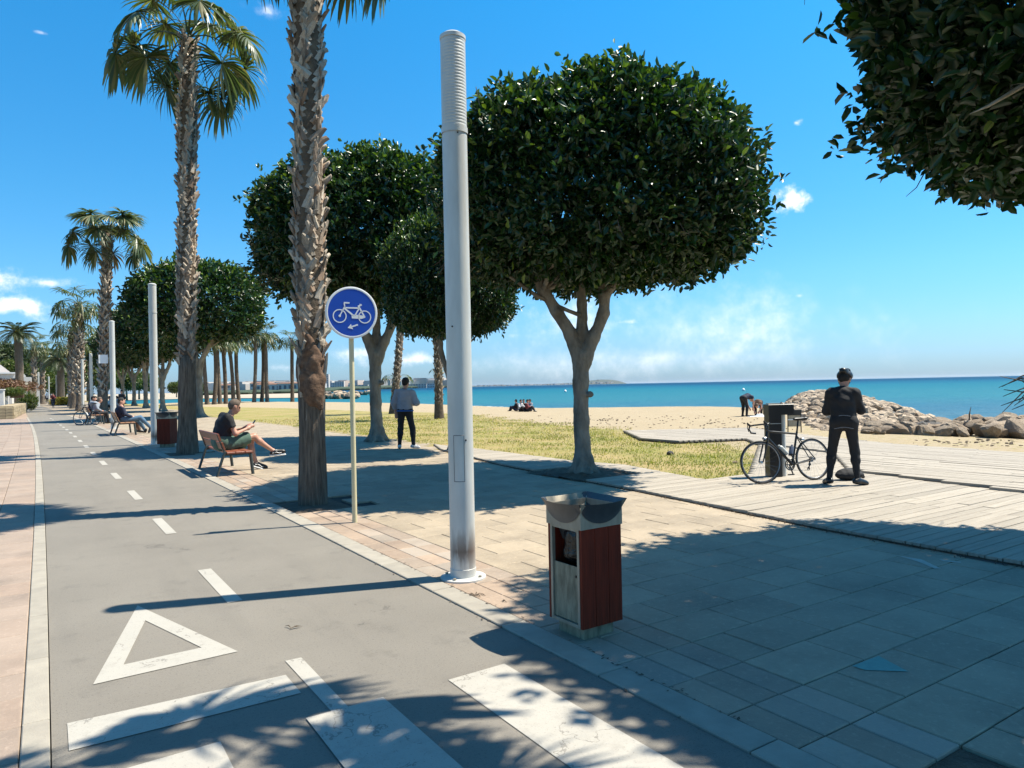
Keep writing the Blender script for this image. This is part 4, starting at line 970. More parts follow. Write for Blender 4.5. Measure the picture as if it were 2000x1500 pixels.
# two palms on the lawn behind the second ficus
for (px, py, h, rd, ln, lb, sp) in [(858, 818, 8.2, .2, (-.25, .1), 'slim lawn palm left of the front lamp column, green tuft on its trunk', .2), (768, 808, 8.5, .22, (.9, .3), 'leaning dark palm trunk right behind the man in the grey hoodie', .2)]:
    p = gp(px, py); o = empty('lawn_palm', p, 0, label=lb, cat='palm tree', group='palms on the lawn'); P_ = corepath((0, 0), h, ln, .12, 16)
    b = MB(); lathe_path(b, P_, lambda z: rd*(1+.35*math.exp(-z*2)), 12, .08, 3); b.build('trunk', M_['palmcore'], o, True)
    boots_on(o, P_, boot_places(P_, .6, h-.2, rd, .2, random.Random(4), .22), rd*.85, 0)
    fronds_on(o, tuple(P_[-1]), (('up', 6), ('mid', 8), ('low', 6)), FRL, 1.0, 3)
    q = on_path(P_, 2.45 if px > 800 else 2.3)
    for a in ([-2.9, -1.2, .4, 2.0] if px > 800 else [-.45, -.1, 2.6, 3.1, 1.9]):
        put('frond', random.choice(FRL['mid']), o, loc=(q.x+.15*math.cos(a), q.y+.15*math.sin(a), q.z), rot=(0, 0, a-YAW), scale=.26 if px > 800 else .60, label='green tuft sprouting from the trunk')

# ------------------------------------------------------------------ date palms with feather fronds
def feather(L, elev, seed, mat='feather', n=26, curve=.16):
    b = MB(); r_ = random.Random(seed); e = elev; P_ = [Vector((0, 0, 0))]
    for k in range(10): e -= curve*(1-.3*k/10); P_.append(P_[-1]+Vector((math.cos(e), 0, math.sin(e)))*L/10)
    b.tube(P_, [.05*(1-.085*k) for k in range(11)], 4, False); b.r = [.9]*len(b.v)
    for i in range(n):
        s_ = .12+.86*i/n; q = s_*10; k = min(9, int(q)); p = P_[k].lerp(P_[k+1], q-k); t = (P_[k+1]-P_[k]).normalized(); l = L*.17*(math.sin(math.pi*min(1, s_*.9+.15))**.5+.15)
        for sg in (-1, 1):
            d = (t*.75+Vector((0, sg, 0))*.8+Vector((0, 0, .25))).normalized(); e1 = p+d*l*.6; e2 = p+d*l+Vector((0, 0, -l*.3)); w = .035
            b.add([p-t*w, p+t*w, e1+t*w*.9, e2, e1-t*w*.9], [(0, 1, 2, 3, 4)], r_.uniform(0, .7))
    return b.mesh('frond', M_[mat])
FE = [feather(3.4, 1.25, 1), feather(3.5, .95, 2), feather(3.5, .6, 3), feather(3.3, .25, 4), feather(3.0, -.1, 5, curve=.12)]
def date_palm(base, h, rad, label, sc=1.0, seed=0, skirt=1.2, n=46):
    o = empty('date_palm', base, 0, label=label, cat='palm tree', group='date palms with feather fronds'); P_ = corepath((0, 0), h, (0, 0), .05, 14)
    b = MB(); lathe_path(b, P_, lambda z: rad*(1+.25*math.exp(-z))*(1+.02*math.sin(z*12)), 14, .06, seed); b.build('trunk', M_['palmbark'], o, True)
    b = MB(); b.lathe([(rad*.9, h-skirt), (rad*1.25, h-.3*skirt), (rad*1.0, h+.2), (rad*.3, h+.5)], 14); b.build('crown_shaft', M_['yellowleaf'] if seed == 1 else M_['boot'], o, True)
    r_ = random.Random(seed)
    for i in range(n):
        a = i*2.39996+r_.uniform(-.1, .1); k = min(4, int(5*i/n)); put('frond', FE[k], o, loc=(.1*math.cos(a), .1*math.sin(a), h), rot=(r_.uniform(-.1, .1), 0, a), scale=sc*r_.uniform(.92, 1.06))
    return o
pd = at(38, 790, 100); date_palm((pd.x, pd.y, 0), 10.4, .5, 'date palm with full feather crown over the white house on the left', .98, 1)
pd = at(119, 790, 118); date_palm((pd.x, pd.y, 0), 7.4, .52, 'stout date palm rising from the yellow shrubs in the middle of the path', 1.25, 2)
pd = at(-42, 790, 95); date_palm((pd.x, pd.y, 0), 7.5, .6, 'date palm cut by the left edge, only frond tips in view', .9, 3)

# ------------------------------------------------------------------ background trees
def bush_crown(seed, ncl, size, mat, rx, ry, rz_, blobs=5):
    r_ = np.random.RandomState(seed); P = []; Nn = []
    cs = [(r_.uniform(-.45, .45)*rx, r_.uniform(-.45, .45)*ry, r_.uniform(-.3, .4)*rz_, r_.uniform(.5, .75)) for _ in range(blobs)]
    for i in range(ncl):
        c = cs[i % blobs]; d = r_.normal(size=3); d /= np.linalg.norm(d); k = c[3]*(1-abs(r_.normal())*.12)*(1+.12*math.sin(d[0]*7+d[2]*5))
        P.append((c[0]+d[0]*rx*k, c[1]+d[1]*ry*k, c[2]+d[2]*rz_*k)); Nn.append(d)
    P = np.array(P); Nn = np.array(Nn); Pl, Nl, k = clustered(P, Nn, 4, size*.6, r_)
    return leaves('leaf_mass', Pl, Nl, size, M_[mat], np.where(r_.rand(len(Pl)) < .15, .9, r_.uniform(0, .7, len(Pl))), r_=r_, asp=.7)
BC = {'pine': bush_crown(1, 1700, .55, 'pineleaf', 4.5, 4.5, 2.6, 7), 'bush': bush_crown(2, 1500, .42, 'bushleaf', 3.2, 3.2, 2.6, 6), 'hedge': bush_crown(3, 900, .12, 'bushleaf', 1.0, 1.0, .9, 5), 'red': bush_crown(4, 800, .14, 'redleaf', 1.6, 1.0, .5, 5), 'yellow': bush_crown(5, 700, .22, 'yellowleaf', 1.9, 1.2, .75, 5)}
def bgtree(name, px, dep, zc, sc, kind, label, cat='tree', group='background trees at the end of the promenade', trunk=True, sz=None):
    p = at(px, 790, dep); o = empty(name, (p.x, p.y, 0), random.uniform(0, 6), label=label, cat=cat, group=group)
    put('crown', BC[kind], o, loc=(0, 0, zc), scale=sz or sc, kind='stuff')
    if trunk:
        b = MB(); b.tube([(0, 0, -.1), (.1, 0, zc*.5), (0, .1, zc)], [.26*sc, .2*sc, .1*sc], 8); b.build('trunk', M_['trunk'], o, True)
bgtree('pine_tree', 5, 165, 11.5, 1.3, 'pine', 'dark green rounded pine behind the white house, at the left edge')
bgtree('pine_tree', 44, 190, 11, 1.2, 'pine', 'dark pine behind the date palm trunk'); bgtree('pine_tree', 78, 215, 11, 1.3, 'pine', 'pine mass right of the date palm, behind slim palms')
bgtree('pine_tree', 108, 230, 10, 1.3, 'pine', 'pine at the far end of the path left of the stout date palm')
for i, (px, dep, zc, sc, lb) in enumerate([(18, 125, 6.2, .75, 'light green tree between the house roof and the date palm'), (52, 150, 6, 1.0, 'yellow-green tree right of the date palm trunk'), (80, 150, 5, 1.0, 'yellow-green tree above the stone pillars'), (100, 170, 6, 1.1, 'leafy tree closing the left side of the path'),
                                         (128, 190, 7, 1.3, 'leafy tree behind the stout date palm'), (150, 200, 7, 1.4, 'leafy tree behind the white lamp columns'), (172, 185, 7.5, 1.3, 'light green tree between the lamp columns and the third palm'),
                                         (200, 170, 5.5, 1.1, 'light green tree right of the third palm trunk'), (222, 190, 6, 1.2, 'light green tree behind the third lamp column'), (248, 185, 5, 1.1, 'light green tree under the dark ficus row'), (272, 200, 5, 1.1, 'light green tree glimpsed between ficus trunks left of the second lamp'), (300, 230, 4.5, 1.0, 'light green tree glimpsed behind the second lamp column'),
                                         (345, 260, 3.5, .9, 'distant light green tree right of the second litter bin'), (388, 285, 3.2, .9, 'distant light green tree by the leftmost beach palms'), (118, 145, 3.2, .8, 'low green tree behind the yellow shrubs')]):
    bgtree('leafy_tree', px, dep, zc, sc, 'bush', lb)
bgtree('yellow_shrub', 112, 113, .45, .95, 'yellow', 'round yellow shrub at the foot of the stout date palm', 'shrub', 'yellow shrubs round the date palm', False); bgtree('yellow_shrub', 131, 113, .45, .95, 'yellow', 'yellow shrub on the right of the date palm foot', 'shrub', 'yellow shrubs round the date palm', False)
bgtree('flowering_shrub', 20, 62, 2.45, 1.0, 'red', 'reddish brown flowering shrub on top of the garden wall at the left', 'shrub', 'shrubs on the garden wall', False, (1.35, 1., 1.0)); bgtree('flowering_shrub', 46, 76, 2.6, 1.0, 'red', 'reddish shrub spilling over the wall in front of the white gable', 'shrub', 'shrubs on the garden wall', False)
bgtree('green_shrub', 22, 60, 1.95, .75, 'hedge', 'bright green shrub in the planter above the brown panel', 'shrub', 'green shrubs by the garden wall', False, (1.2, .8, .5)); bgtree('green_shrub', 53, 73, 1.15, 1.0, 'hedge', 'green climbing shrub between the brown panel and the stone pillars', 'shrub', 'green shrubs by the garden wall', False, (.9, .9, 1.25)); 
# ================================================================== ROCKS, COAST
def rockmesh(seed, mat, flat_=.6):
    import bmesh
    bm = bmesh.new(); bmesh.ops.create_icosphere(bm, subdivisions=2, radius=1); r_ = random.Random(seed)
    pl = [(Vector((r_.gauss(0, 1), r_.gauss(0, 1), r_.gauss(0, .8))).normalized(), r_.uniform(.55, .9)) for _ in range(9)]
    for v in bm.verts:
        for n_, d_ in pl:
            e = v.co.dot(n_)-d_
            if e > 0: v.co -= n_*e
        v.co *= 1+r_.uniform(-.04, .04); v.co.z *= flat_
    me = bpy.data.meshes.new('rock'); bm.to_mesh(me); bm.free(); me.materials.append(mat)
    return me
RK = [rockmesh(i, M_['rock'], random.uniform(.5, .8)) for i in range(9)]; RKD = [rockmesh(20+i, M_['darkrock'], .7) for i in range(3)]
def rock(o, p, s_, dark=False):
    put('rock', random.choice(RKD if dark else RK), o, loc=p, rot=(random.uniform(-.5, .5), random.uniform(-.5, .5), random.uniform(0, 6.3)), scale=(s_*random.uniform(.9, 1.45), s_*random.uniform(.7, 1.05), s_*random.uniform(.75, 1.05)))
jet = empty('rock_jetty', (24, 15, 0), label='long jetty of pale boulders running out into the sea behind the cyclist', cat='jetty')
A0 = Vector((20.0, 14.1, 0)); A1 = Vector((43.6, 31.9, 0)); ax_ = (A1-A0); LN = ax_.length; ax_.normalize(); sd2 = Vector((ax_.y, -ax_.x, 0))   # sd2 points to the right of the jetty
core = MB(); NN = 26; prof = []
def jw(s_): return 1.7+1.9*min(1, s_*3.0)-.6*s_
def jh(s_): return .04+.40*min(1, s_*3.4)+.44*s_-(.9*max(0, s_-.93)/.07)
for i in range(NN+1):
    s_ = i/NN; c = A0.lerp(A1, s_)+sd2*(jw(s_)*.85); w = jw(s_)*.8; h_ = jh(s_)-.25
    prof.append([c-sd2*w+Vector((0, 0, -.7)), c-sd2*w*.45+Vector((0, 0, h_)), c+sd2*w*.45+Vector((0, 0, h_)), c+sd2*w+Vector((0, 0, -.7))])
for i in range(NN): core.add(prof[i]+prof[i+1], [(0, 1, 5, 4), (1, 2, 6, 5), (2, 3, 7, 6)])
ob = core.build('rubble_core', M_['darkrock'], jet); ob.location = (-24, -15, 0)
jr = []
for i in range(1050):
    s_ = random.random()**1.25; u = random.uniform(-1, 1); c = A0.lerp(A1, s_)+sd2*(jw(s_)*.85+u*jw(s_)*.95)
    z = jh(s_)*(1-abs(u)**2.2)-.42*abs(u)**2-.1
    jr.append((s_, u, c+Vector((0, 0, z)), random.uniform(.12, .33)*(1+.3*s_)*random.choice([.8, 1, 1, 1.25])))
jr.sort(key=lambda q: q[0])
step = len(jr)/295; idx = {int(i*step) for i in range(295)}; rest = MB()
for i, (s_, u, c, sz) in enumerate(jr):
    c2 = c-Vector((24, 15, 0)); dark = (s_ > .9 and random.random() < .5) or (abs(u) > .88 and random.random() < .3)
    if i in idx: rock(jet, c2, sz, dark)
    else: rest.sphere(c2, (sz*random.uniform(.8, 1.2), sz*random.uniform(.6, .9), sz*random.uniform(.4, .65)), 6, 4, Euler((random.uniform(-.5, .5), random.uniform(-.5, .5), random.uniform(0, 6))).to_matrix())
rest.build('small_rubble', M_['rock'], jet, kind='stuff')
wallr = empty('boulder_wall', (26, 9.5, 0), label='line of large pale and reddish boulders along the shore at the right edge', cat='rocks')
r_ = random.Random(12)
for i in range(150):
    s_ = r_.random(); px = 1690+s_*380; y0 = 843+s_*4; row = r_.random(); pp = gp(px, y0-row*20, 0); pp = gp(px, 848, 0).lerp(gp(px, 838, 0), row); sz = r_.uniform(.16, .42)*(.8+.5*s_)
    rock(wallr, (pp.x-26, pp.y-9.5, .0+row*.15+sz*.1), sz*.9, r_.random() < .05)
for px, py, sz, zz in [(1935, 849, .42, .08), (1850, 846, .36, .1), (1990, 847, .44, .1), (1780, 846, .36, .1), (1905, 838, .34, .26), (1970, 835, .36, .28), (1880, 840, .3, .26), (1825, 842, .32, .2)]:
    pp = gp(px, py, 0); rock(wallr, (pp.x-26, pp.y-9.5, zz), sz)
b = MB(); q0 = gp(1893, 843, 0); q0.z = .1; b.tube([q0, q0+Vector((.04, 0, .42)), q0+Vector((.14, 0, .62))], [.03, .02, .005], 5); b.build('driftwood_stick', M_['palmcore'], label='dark stick poking up from the boulders at the right', cat='stick')
b = MB()

# low groyne of rocks beyond the channel
gr_ = empty('rock_groyne', (60, 150, 0), label='low line of rocks in the water between the nearest palm and the sign pole', cat='rocks')
for i in range(90):
    px = random.uniform(628, 722); py = 780 if px < 680 else 772; k = random.choice([0, 0, 1]); p = gp(px, (779 if k == 0 else 771.5), -.4)
    if k == 0 and px > 690: continue
    rock(gr_, (p.x-60+random.uniform(-1, 1), p.y-150+random.uniform(-1, 1), -.4+random.uniform(0, .8)*(1 if k == 0 else 1.2)), random.uniform(.7, 1.3)*(1 if k == 0 else 1.3), random.random() < .3)
# thin broken line of surf
b = MB(); r_ = random.Random(31); yy = 27.0
while yy < 119:
    st = .35+.25*(yy/60); 
    if r_.random() < .72:
        for lane in (0, 1):
            if lane and r_.random() < .6: continue
            x0 = float(shore(yy))+.05+.12*math.sin(yy*1.3)+lane*.55; x1 = float(shore(yy+st))+.05+.12*math.sin((yy+st)*1.3)+lane*.55; w = r_.uniform(.05, .22)
            b.add([(x0, yy, -.392), (x0+w, yy, -.392), (x1+w*r_.uniform(.6, 1.2), yy+st, -.392), (x1, yy+st, -.392)], [(0, 1, 2, 3)])
    yy += st
b.build('surf_foam', M_['white'], kind='stuff', label='thin broken line of white surf along the beach')
# seaweed and litter lines on the sand
def clumps(name, pts, label, mat='redleaf', s_=.1):
    b = MB(); r_ = random.Random(3)
    for p in pts: b.sphere((p[0], p[1], p[2] if len(p) > 2 else 0.02), (s_*r_.uniform(.5, 2.2), s_*r_.uniform(.5, 1.6), s_*r_.uniform(.2, .6)), 5, 3)
    b.build(name, M_[mat], kind='stuff', label=label)
r_ = random.Random(8); pts = []
for i in range(70):
    p = gp(r_.gauss(1470, 40), 840+r_.gauss(0, 1.2)); pts.append((p.x, p.y, .04))
for i in range(30):
    p = gp(r_.gauss(1180, 18), 822+r_.gauss(0, 1.5)); pts.append((p.x, p.y, .05))
for i in range(160):
    p = gp(r_.uniform(1000, 1480), r_.uniform(812, 838)); pts.append((p.x, p.y, .03))
for i in range(90):
    p = gp(r_.uniform(1700, 2000), r_.uniform(858, 872)); pts.append((p.x, p.y, .008))
clumps('dried_seaweed', pts, 'brown dried seaweed scattered over the sand', 'palmcore', .034)
for (px, py, lb) in [(1310, 888, 'small dark stone lying on the grass left of the bicycle')]:
    p = gp(px, py); put('stone', RKD[0], loc=p+Vector((0, 0, .03)), scale=(.11, .08, .09), label=lb, cat='stone')
p = gp(1436, 905); put('pale_stone', RK[1], loc=p+Vector((0, 0, .02)), scale=(.07, .05, .06), label='pale stone on the grass next to the front wheel', cat='stone')

# far shore: sand spit, trees, town and headland
FSP = [(8, 235), (30, 232), (42, 225), (48, 190), (57, 168), (62, 178), (66, 215), (82, 238), (100, 300), (128, 420), (150, 520), (230, 760), (330, 1010), (620, 1900), (900, 2700), (900, 5000), (-600, 5000), (-600, 240)]
b = MB(); b.add([(x, y, -.28) for x, y in FSP], [tuple(range(len(FSP)))]); b.build('far_shore', pmat('far_sand', (.50, .42, .31), (.40, .33, .24), .02, .95, 0, world=True), kind='structure')
farw = pmat('distant_pale_facade', (.62, .60, .57), (.55, .5, .45), .05, .9, 0, vary=.15, world=True, hue=(.55, .42, .34))
darkw = pmat('distant_window_dark', (.12, .14, .17), (.10, .12, .15), 3, .5, 0)
greenf = pmat('distant_pine_green', (.055, .085, .045), (.03, .05, .03), .05, .95, 0, world=True)
b = MB(); r_ = random.Random(6)
for i in range(360):
    px = r_.uniform(395, 850); dep = r_.uniform(420, 620) if px < 640 else 900+ (px-640)*9+r_.uniform(0, 300); p = at(px, 760, dep)
    s_ = dep/500; b.sphere((p.x, p.y, .8*s_), (r_.uniform(5, 12)*s_, r_.uniform(5, 12)*s_, r_.uniform(.6, 1.8)*s_), 7, 5)
b.build('distant_tree_belt', greenf, kind='stuff', label='dark belt of trees along the far shore')
def house(name, px, dep, w, h, dpt, label, group=None, floors=2, cols=5, roof=None, mat=None, yaw=None, win=True):
    p = at(px, 760, dep); o = empty(name, (p.x, p.y, 0), (yaw if yaw is not None else -YAW*0.9), label=label, cat='building', group=group)
    q = MB(); q.box((0, 0, h/2), (w, dpt, h)); q.build('wall', mat or farw, o)
    if win:
        for i in range(cols):
            for j in range(floors):
                q = MB(); q.box((-w/2+w*(i+.5)/cols, -dpt/2-.05, h*(j+.55)/floors), (w/cols*.5, .12, h/floors*.5)); q.build('window', darkw, o)
    if roof:
        q = MB(); q.box((0, 0, h+.5*h*.12), (w*1.04, dpt*1.06, h*.12), top=.8); q.build('roof', roof, o)
    return o
rf = pmat('terracotta_roof', (.32, .17, .11), (.25, .13, .09), 1, .9, 0)
spec = [(548, 560, 34, 6.5, 'long white building with arches of dark openings between the beach palms', 1, 9), (585, 560, 30, 7, 'white low building behind the lone beach palm', 1, 8), (512, 600, 16, 8, 'pale house behind the beach palm trunks', 2, 4), (440, 600, 14, 7, 'pale low house left behind the beach palms', 2, 3),
        (634, 1500, 20, 34, 'tall grey apartment tower rising above the far coast', 9, 4), (648, 1700, 26, 18, 'mid-rise block beside the tall tower', 5, 5), (664, 1700, 22, 21, 'reddish mid-rise block right of the tall tower', 6, 4),
        (700, 1800, 50, 12, 'wide pale block on the far coast right of the sign pole', 4, 6), (812, 2300, 70, 14, 'low white harbour building left of the lawn palm', 2, 8), (840, 2400, 60, 15, 'low pale block right by the lawn palm', 2, 8)]
for px, dep, w, h, lb, fl, cl_ in spec: house('far_building', px, dep, w, h, 14, lb, 'buildings on the far coast', fl, cl_, rf if h < 9 else None)
b = MB()
for i in range(230):
    px = r_.uniform(395, 905); dep = r_.uniform(600, 900) if px < 620 else 1500+(px-620)*5+r_.uniform(0, 700); p = at(px, 760, dep); s_ = dep/1000
    b.box((p.x, p.y, 5*s_+2), (r_.uniform(8, 22)*s_, r_.uniform(8, 20)*s_, r_.uniform(6, 17)*s_), rz=r_.uniform(0, 1.5), rnd=r_.random())
b.build('distant_town', farw, kind='stuff', label='low town of small pale houses along the far coast')
# headland
hill = MB(); pts = []; prof = [(860, 5), (905, 10), (940, 16), (980, 20), (1010, 14), (1050, 17), (1090, 22), (1125, 30), (1150, 44), (1175, 52), (1195, 50), (1212, 30), (1225, 3)]
D = 9000
for j in range(2):
    pass
V = []; n = len(prof)
for k, (dd, hk) in enumerate([(0, 0), (250, .6), (700, 1.0), (1500, .0)]):
    for px, h in prof:
        p = at(px, 750, D+dd); V.append((p.x, p.y, -3+h*hk*1.2*(1+.08*math.sin(px*.7+k))))
hill.add(V, [(k*n+i, k*n+i+1, (k+1)*n+i+1, (k+1)*n+i) for k in range(3) for i in range(n-1)])
hill.build('headland', pmat('distant_headland_scrub', (.035, .06, .05), (.09, .10, .08), .004, .95, 0, world=True), smooth=True, kind='structure')
b = MB()
for i in range(240):
    px = r_.choice([r_.uniform(870, 1120), r_.uniform(870, 1120), r_.uniform(1130, 1200)]); p = at(px, 750, D-60+r_.uniform(0, 500)); b.box((p.x, p.y, r_.uniform(4, 14)+(8 if px > 1130 else 0)), (r_.uniform(18, 50), 20, r_.uniform(8, 18)), rnd=r_.random())
b.build('headland_town', farw, kind='stuff', label='pale houses strung along the foot of the headland')
p = at(1168, 744, D+500); house('far_building', 1168, D+550, 26, 62, 26, 'tiny tower on the top of the headland', None, 1, 1, win=False)
# buoys
for px, py, lb, s_ in [(1452, 761, 'white buoy floating left of the jetty', .35), (1104, 763, 'tiny white buoy left of the big tree trunk', .4)]:
    p = gp(px, py+3, -.4); b = MB(); b.lathe([(.0, 0), (s_*.9, .05), (s_, s_*.7), (s_*.5, s_*1.5), (.05, s_*1.7), (.0, s_*1.7)], 12); b.build('buoy', M_['white'], loc=p, label=lb, cat='buoy', group='buoys on the sea', smooth=True)

# ================================================================== STREET FURNITURE
def lamp(loc, sc, label, near=False):
    o = empty('lamp_column', loc, 0, label=label, cat='street lamp', group='cylindrical steel lamp columns along the path'); o.scale = (sc,)*3
    r = .105; b = MB(); b.lathe([(r, .05), (r, .9), (r, 1.36), (r, 2.4), (r*.995, 3.72)], 40); b.build('shaft', M_['galvstain'], o, True)
    b = MB(); b.lathe([(.19, 0), (.19, .018), (.16, .022), (r+.004, .024), (r+.004, .09), (r, .092)], 40); b.build('base_flange', M_['galv'], o, auto=30)
    if near:
        for k in range(4):
            a = .6+k*math.pi/2; q = MB(); q.lathe([(.014, 0), (.014, .014), (.0, .014)], 6); q.build('bolt', M_['galvdark'], o, loc=(.155*math.cos(a), .155*math.sin(a), .021))
    b = MB(); prof = []; z = 3.76; k = 0
    while z < 4.50:
        prof += [(r*.983, z), (r*1.0, z+.004), (r*1.0, z+.022), (r*.983, z+.026)]; z += .0265
    b.lathe(prof, 40); b.build('louvred_head', M_['galv'], o, auto=40)
    b = MB(); b.lathe([(r+.006, 3.715), (r+.006, 3.765), (r*.93, 3.768)], 40); b.build('collar', M_['galv'], o, auto=30)
    b = MB(); b.lathe([(r*.93, 4.50), (r*1.04, 4.505), (r*1.04, 4.535), (r*.7, 4.56), (0.001, 4.572)], 40); b.build('cap', M_['galv'], o, auto=35)
    if near:
        ca = math.atan2(-loc[1], -loc[0]); q = MB()
        for s_ in (-1, 1):
            a = ca-.15+s_*.42; q.tube([(r*1.004*math.cos(a), r*1.004*math.sin(a), .82), (r*1.004*math.cos(a), r*1.004*math.sin(a), 1.20)], .0022, 4)
        for z in (.82, 1.20): q.tube([(r*1.004*math.cos(ca-.15+t), r*1.004*math.sin(ca-.15+t), z) for t in np.linspace(-.42, .42, 9)], .0022, 4)
        q.build('access_door_seam', M_['steeldark'], o)
        for a, z in ((ca+.42, 1.16), (ca+.25, 3.70), (ca-.5, 2.1)): 
            q = MB(); q.sphere((r*math.cos(a), r*math.sin(a), z), .008, 8, 6); q.build('screw_hole', M_['black'], o)
    return o
L1 = gp(905, 1129); lamp((L1.x, L1.y, 0), 1.0, 'nearest and tallest looking steel lamp column, with a brown rust stain near its base', True)
L2 = gp(303, 868); lamp((L2.x, L2.y, 0), 1.10, 'second steel lamp column, beside the dark wood litter bin')
L3 = gp(222, 838); lo = lamp((L3.x, L3.y, 0), 1.08, 'third steel lamp column, with a small white sign on its left side')
q = MB(); q.box((-.33, .05, 2.95), (.34, .02, .36)); q.build('small_sign', M_['white'], lo)
for i, (px, dep, tpy, lb) in enumerate([(179, 58, 690, 'fourth lamp column, behind the reclining people on the bench'), (162, 68, 702, 'fifth lamp column, thinner and further left'), (140, 95, 735, 'sixth lamp column, far away beside dark palm trunks'), (111, 118, 742, 'thin far white lamp column left of the stout date palm')]):
    p = at(px, 790, dep); lamp((p.x, p.y, 0), 1.08, lb)
for i, (px, dep, lb) in enumerate([(76, 108, 'thin white post nearest the stone pillars'), (96, 135, 'thin white post second in the distant left row'), (101, 150, 'thin white post third in the distant left row'), (124, 150, 'thin white post behind the stout date palm')]):
    p = at(px, 790, dep); q = MB(); q.tube([(0, 0, 0), (0, 0, 4.6)], .12, 10); q.lathe([(.13, 4.6), (.13, 5.1), (.01, 5.15)], 10); q.build('distant_post', M_['galv'], loc=(p.x, p.y, 0), label=lb, cat='post', group='thin white posts far along the path')

# blue bicycle sign
sp = gp(693, 1021); sg = empty('bicycle_sign', sp, R(-9), label='round blue cycle path sign with white bicycle and arrow on a cream pole', cat='road sign')
b = MB(); b.tube([(0, 0, 0), (0, 0, 2.80)], .030, 16); b.build('pole', M_['signpole'], sg, auto=40)
SM = Matrix.Rotation(R(90), 3, 'X'); Zc = 2.51; RAD = .303
b = MB(); b.lathe([(0, -.038), (RAD, -.038), (RAD+.006, -.045), (RAD+.006, -.062), (RAD-.004, -.064), (RAD-.020, -.060), (0, -.060)][:1]+[(RAD, .036), (RAD+.005, .040), (RAD+.005, .060), (RAD-.002, .064), (RAD-.022, .061), (RAD-.024, .057), (.0, .057)], 56, (0, 0, Zc), SM)
b.build('white_rim', M_['white'], sg, auto=40)
b = MB(); b.lathe([(RAD-.0235, .0575), (RAD-.0235, .0600), (.0, .0600)], 56, (0, 0, Zc), SM); b.build('blue_disc', M_['signblue'], sg)
def sgp(x, y): k = RAD/370; return ((x-655)*k, (780-y)*k)
def bar2(b, p, q, th, z0=.0605, z1=.0625):
    P_ = Vector(sgp(*p)); Q_ = Vector(sgp(*q)); e = (Q_-P_).normalized(); n_ = Vector((-e.y, e.x))*th*RAD/370/2
    b.prism([P_+n_, P_-n_, Q_-n_, Q_+n_][::-1], z0, z1, Matrix.Translation((0, 0, Zc)) @ SM.to_4x4())
b = MB()
for c in ((480, 833, 92), (842, 840, 88)):
    x, y = sgp(c[0], c[1]); b.ring((x, -.0605, Zc+y), c[2]*RAD/370, 15*RAD/370, SM, 40, .002)
for p, q, th in [((562, 712), (765, 712), 20), ((480, 833), (556, 690), 17), ((556, 700), (548, 650), 17), ((543, 640), (625, 640), 20), ((545, 715), (680, 825), 24), ((765, 712), (700, 822), 19), ((758, 690), (845, 848), 22), ((745, 690), (800, 662), 22), ((770, 655), (802, 662), 14), ((740, 955), (640, 988), 22)]: bar2(b, p, q, th)
TT = Matrix.Translation((0, 0, Zc)) @ SM.to_4x4()
b.prism([sgp(*q) for q in [(655, 865), (650, 815), (670, 806), (845, 822), (850, 850), (800, 868)]][::-1], .0605, .0625, TT)
b.prism([sgp(*q) for q in [(592, 1003), (640, 945), (650, 985), (670, 1022)]][::-1], .0605, .0625, TT); b.sphere((sgp(480, 833)[0], -.061, Zc+sgp(480, 833)[1]), (.014, .002, .014), 12, 6)
b.build('bicycle_symbol', M_['white'], sg)
b = MB()
for dz in (-.12, .12): b.box((0, -.035, Zc+dz), (.09, .012, .03))
b.build('clamp', M_['galv'], sg)

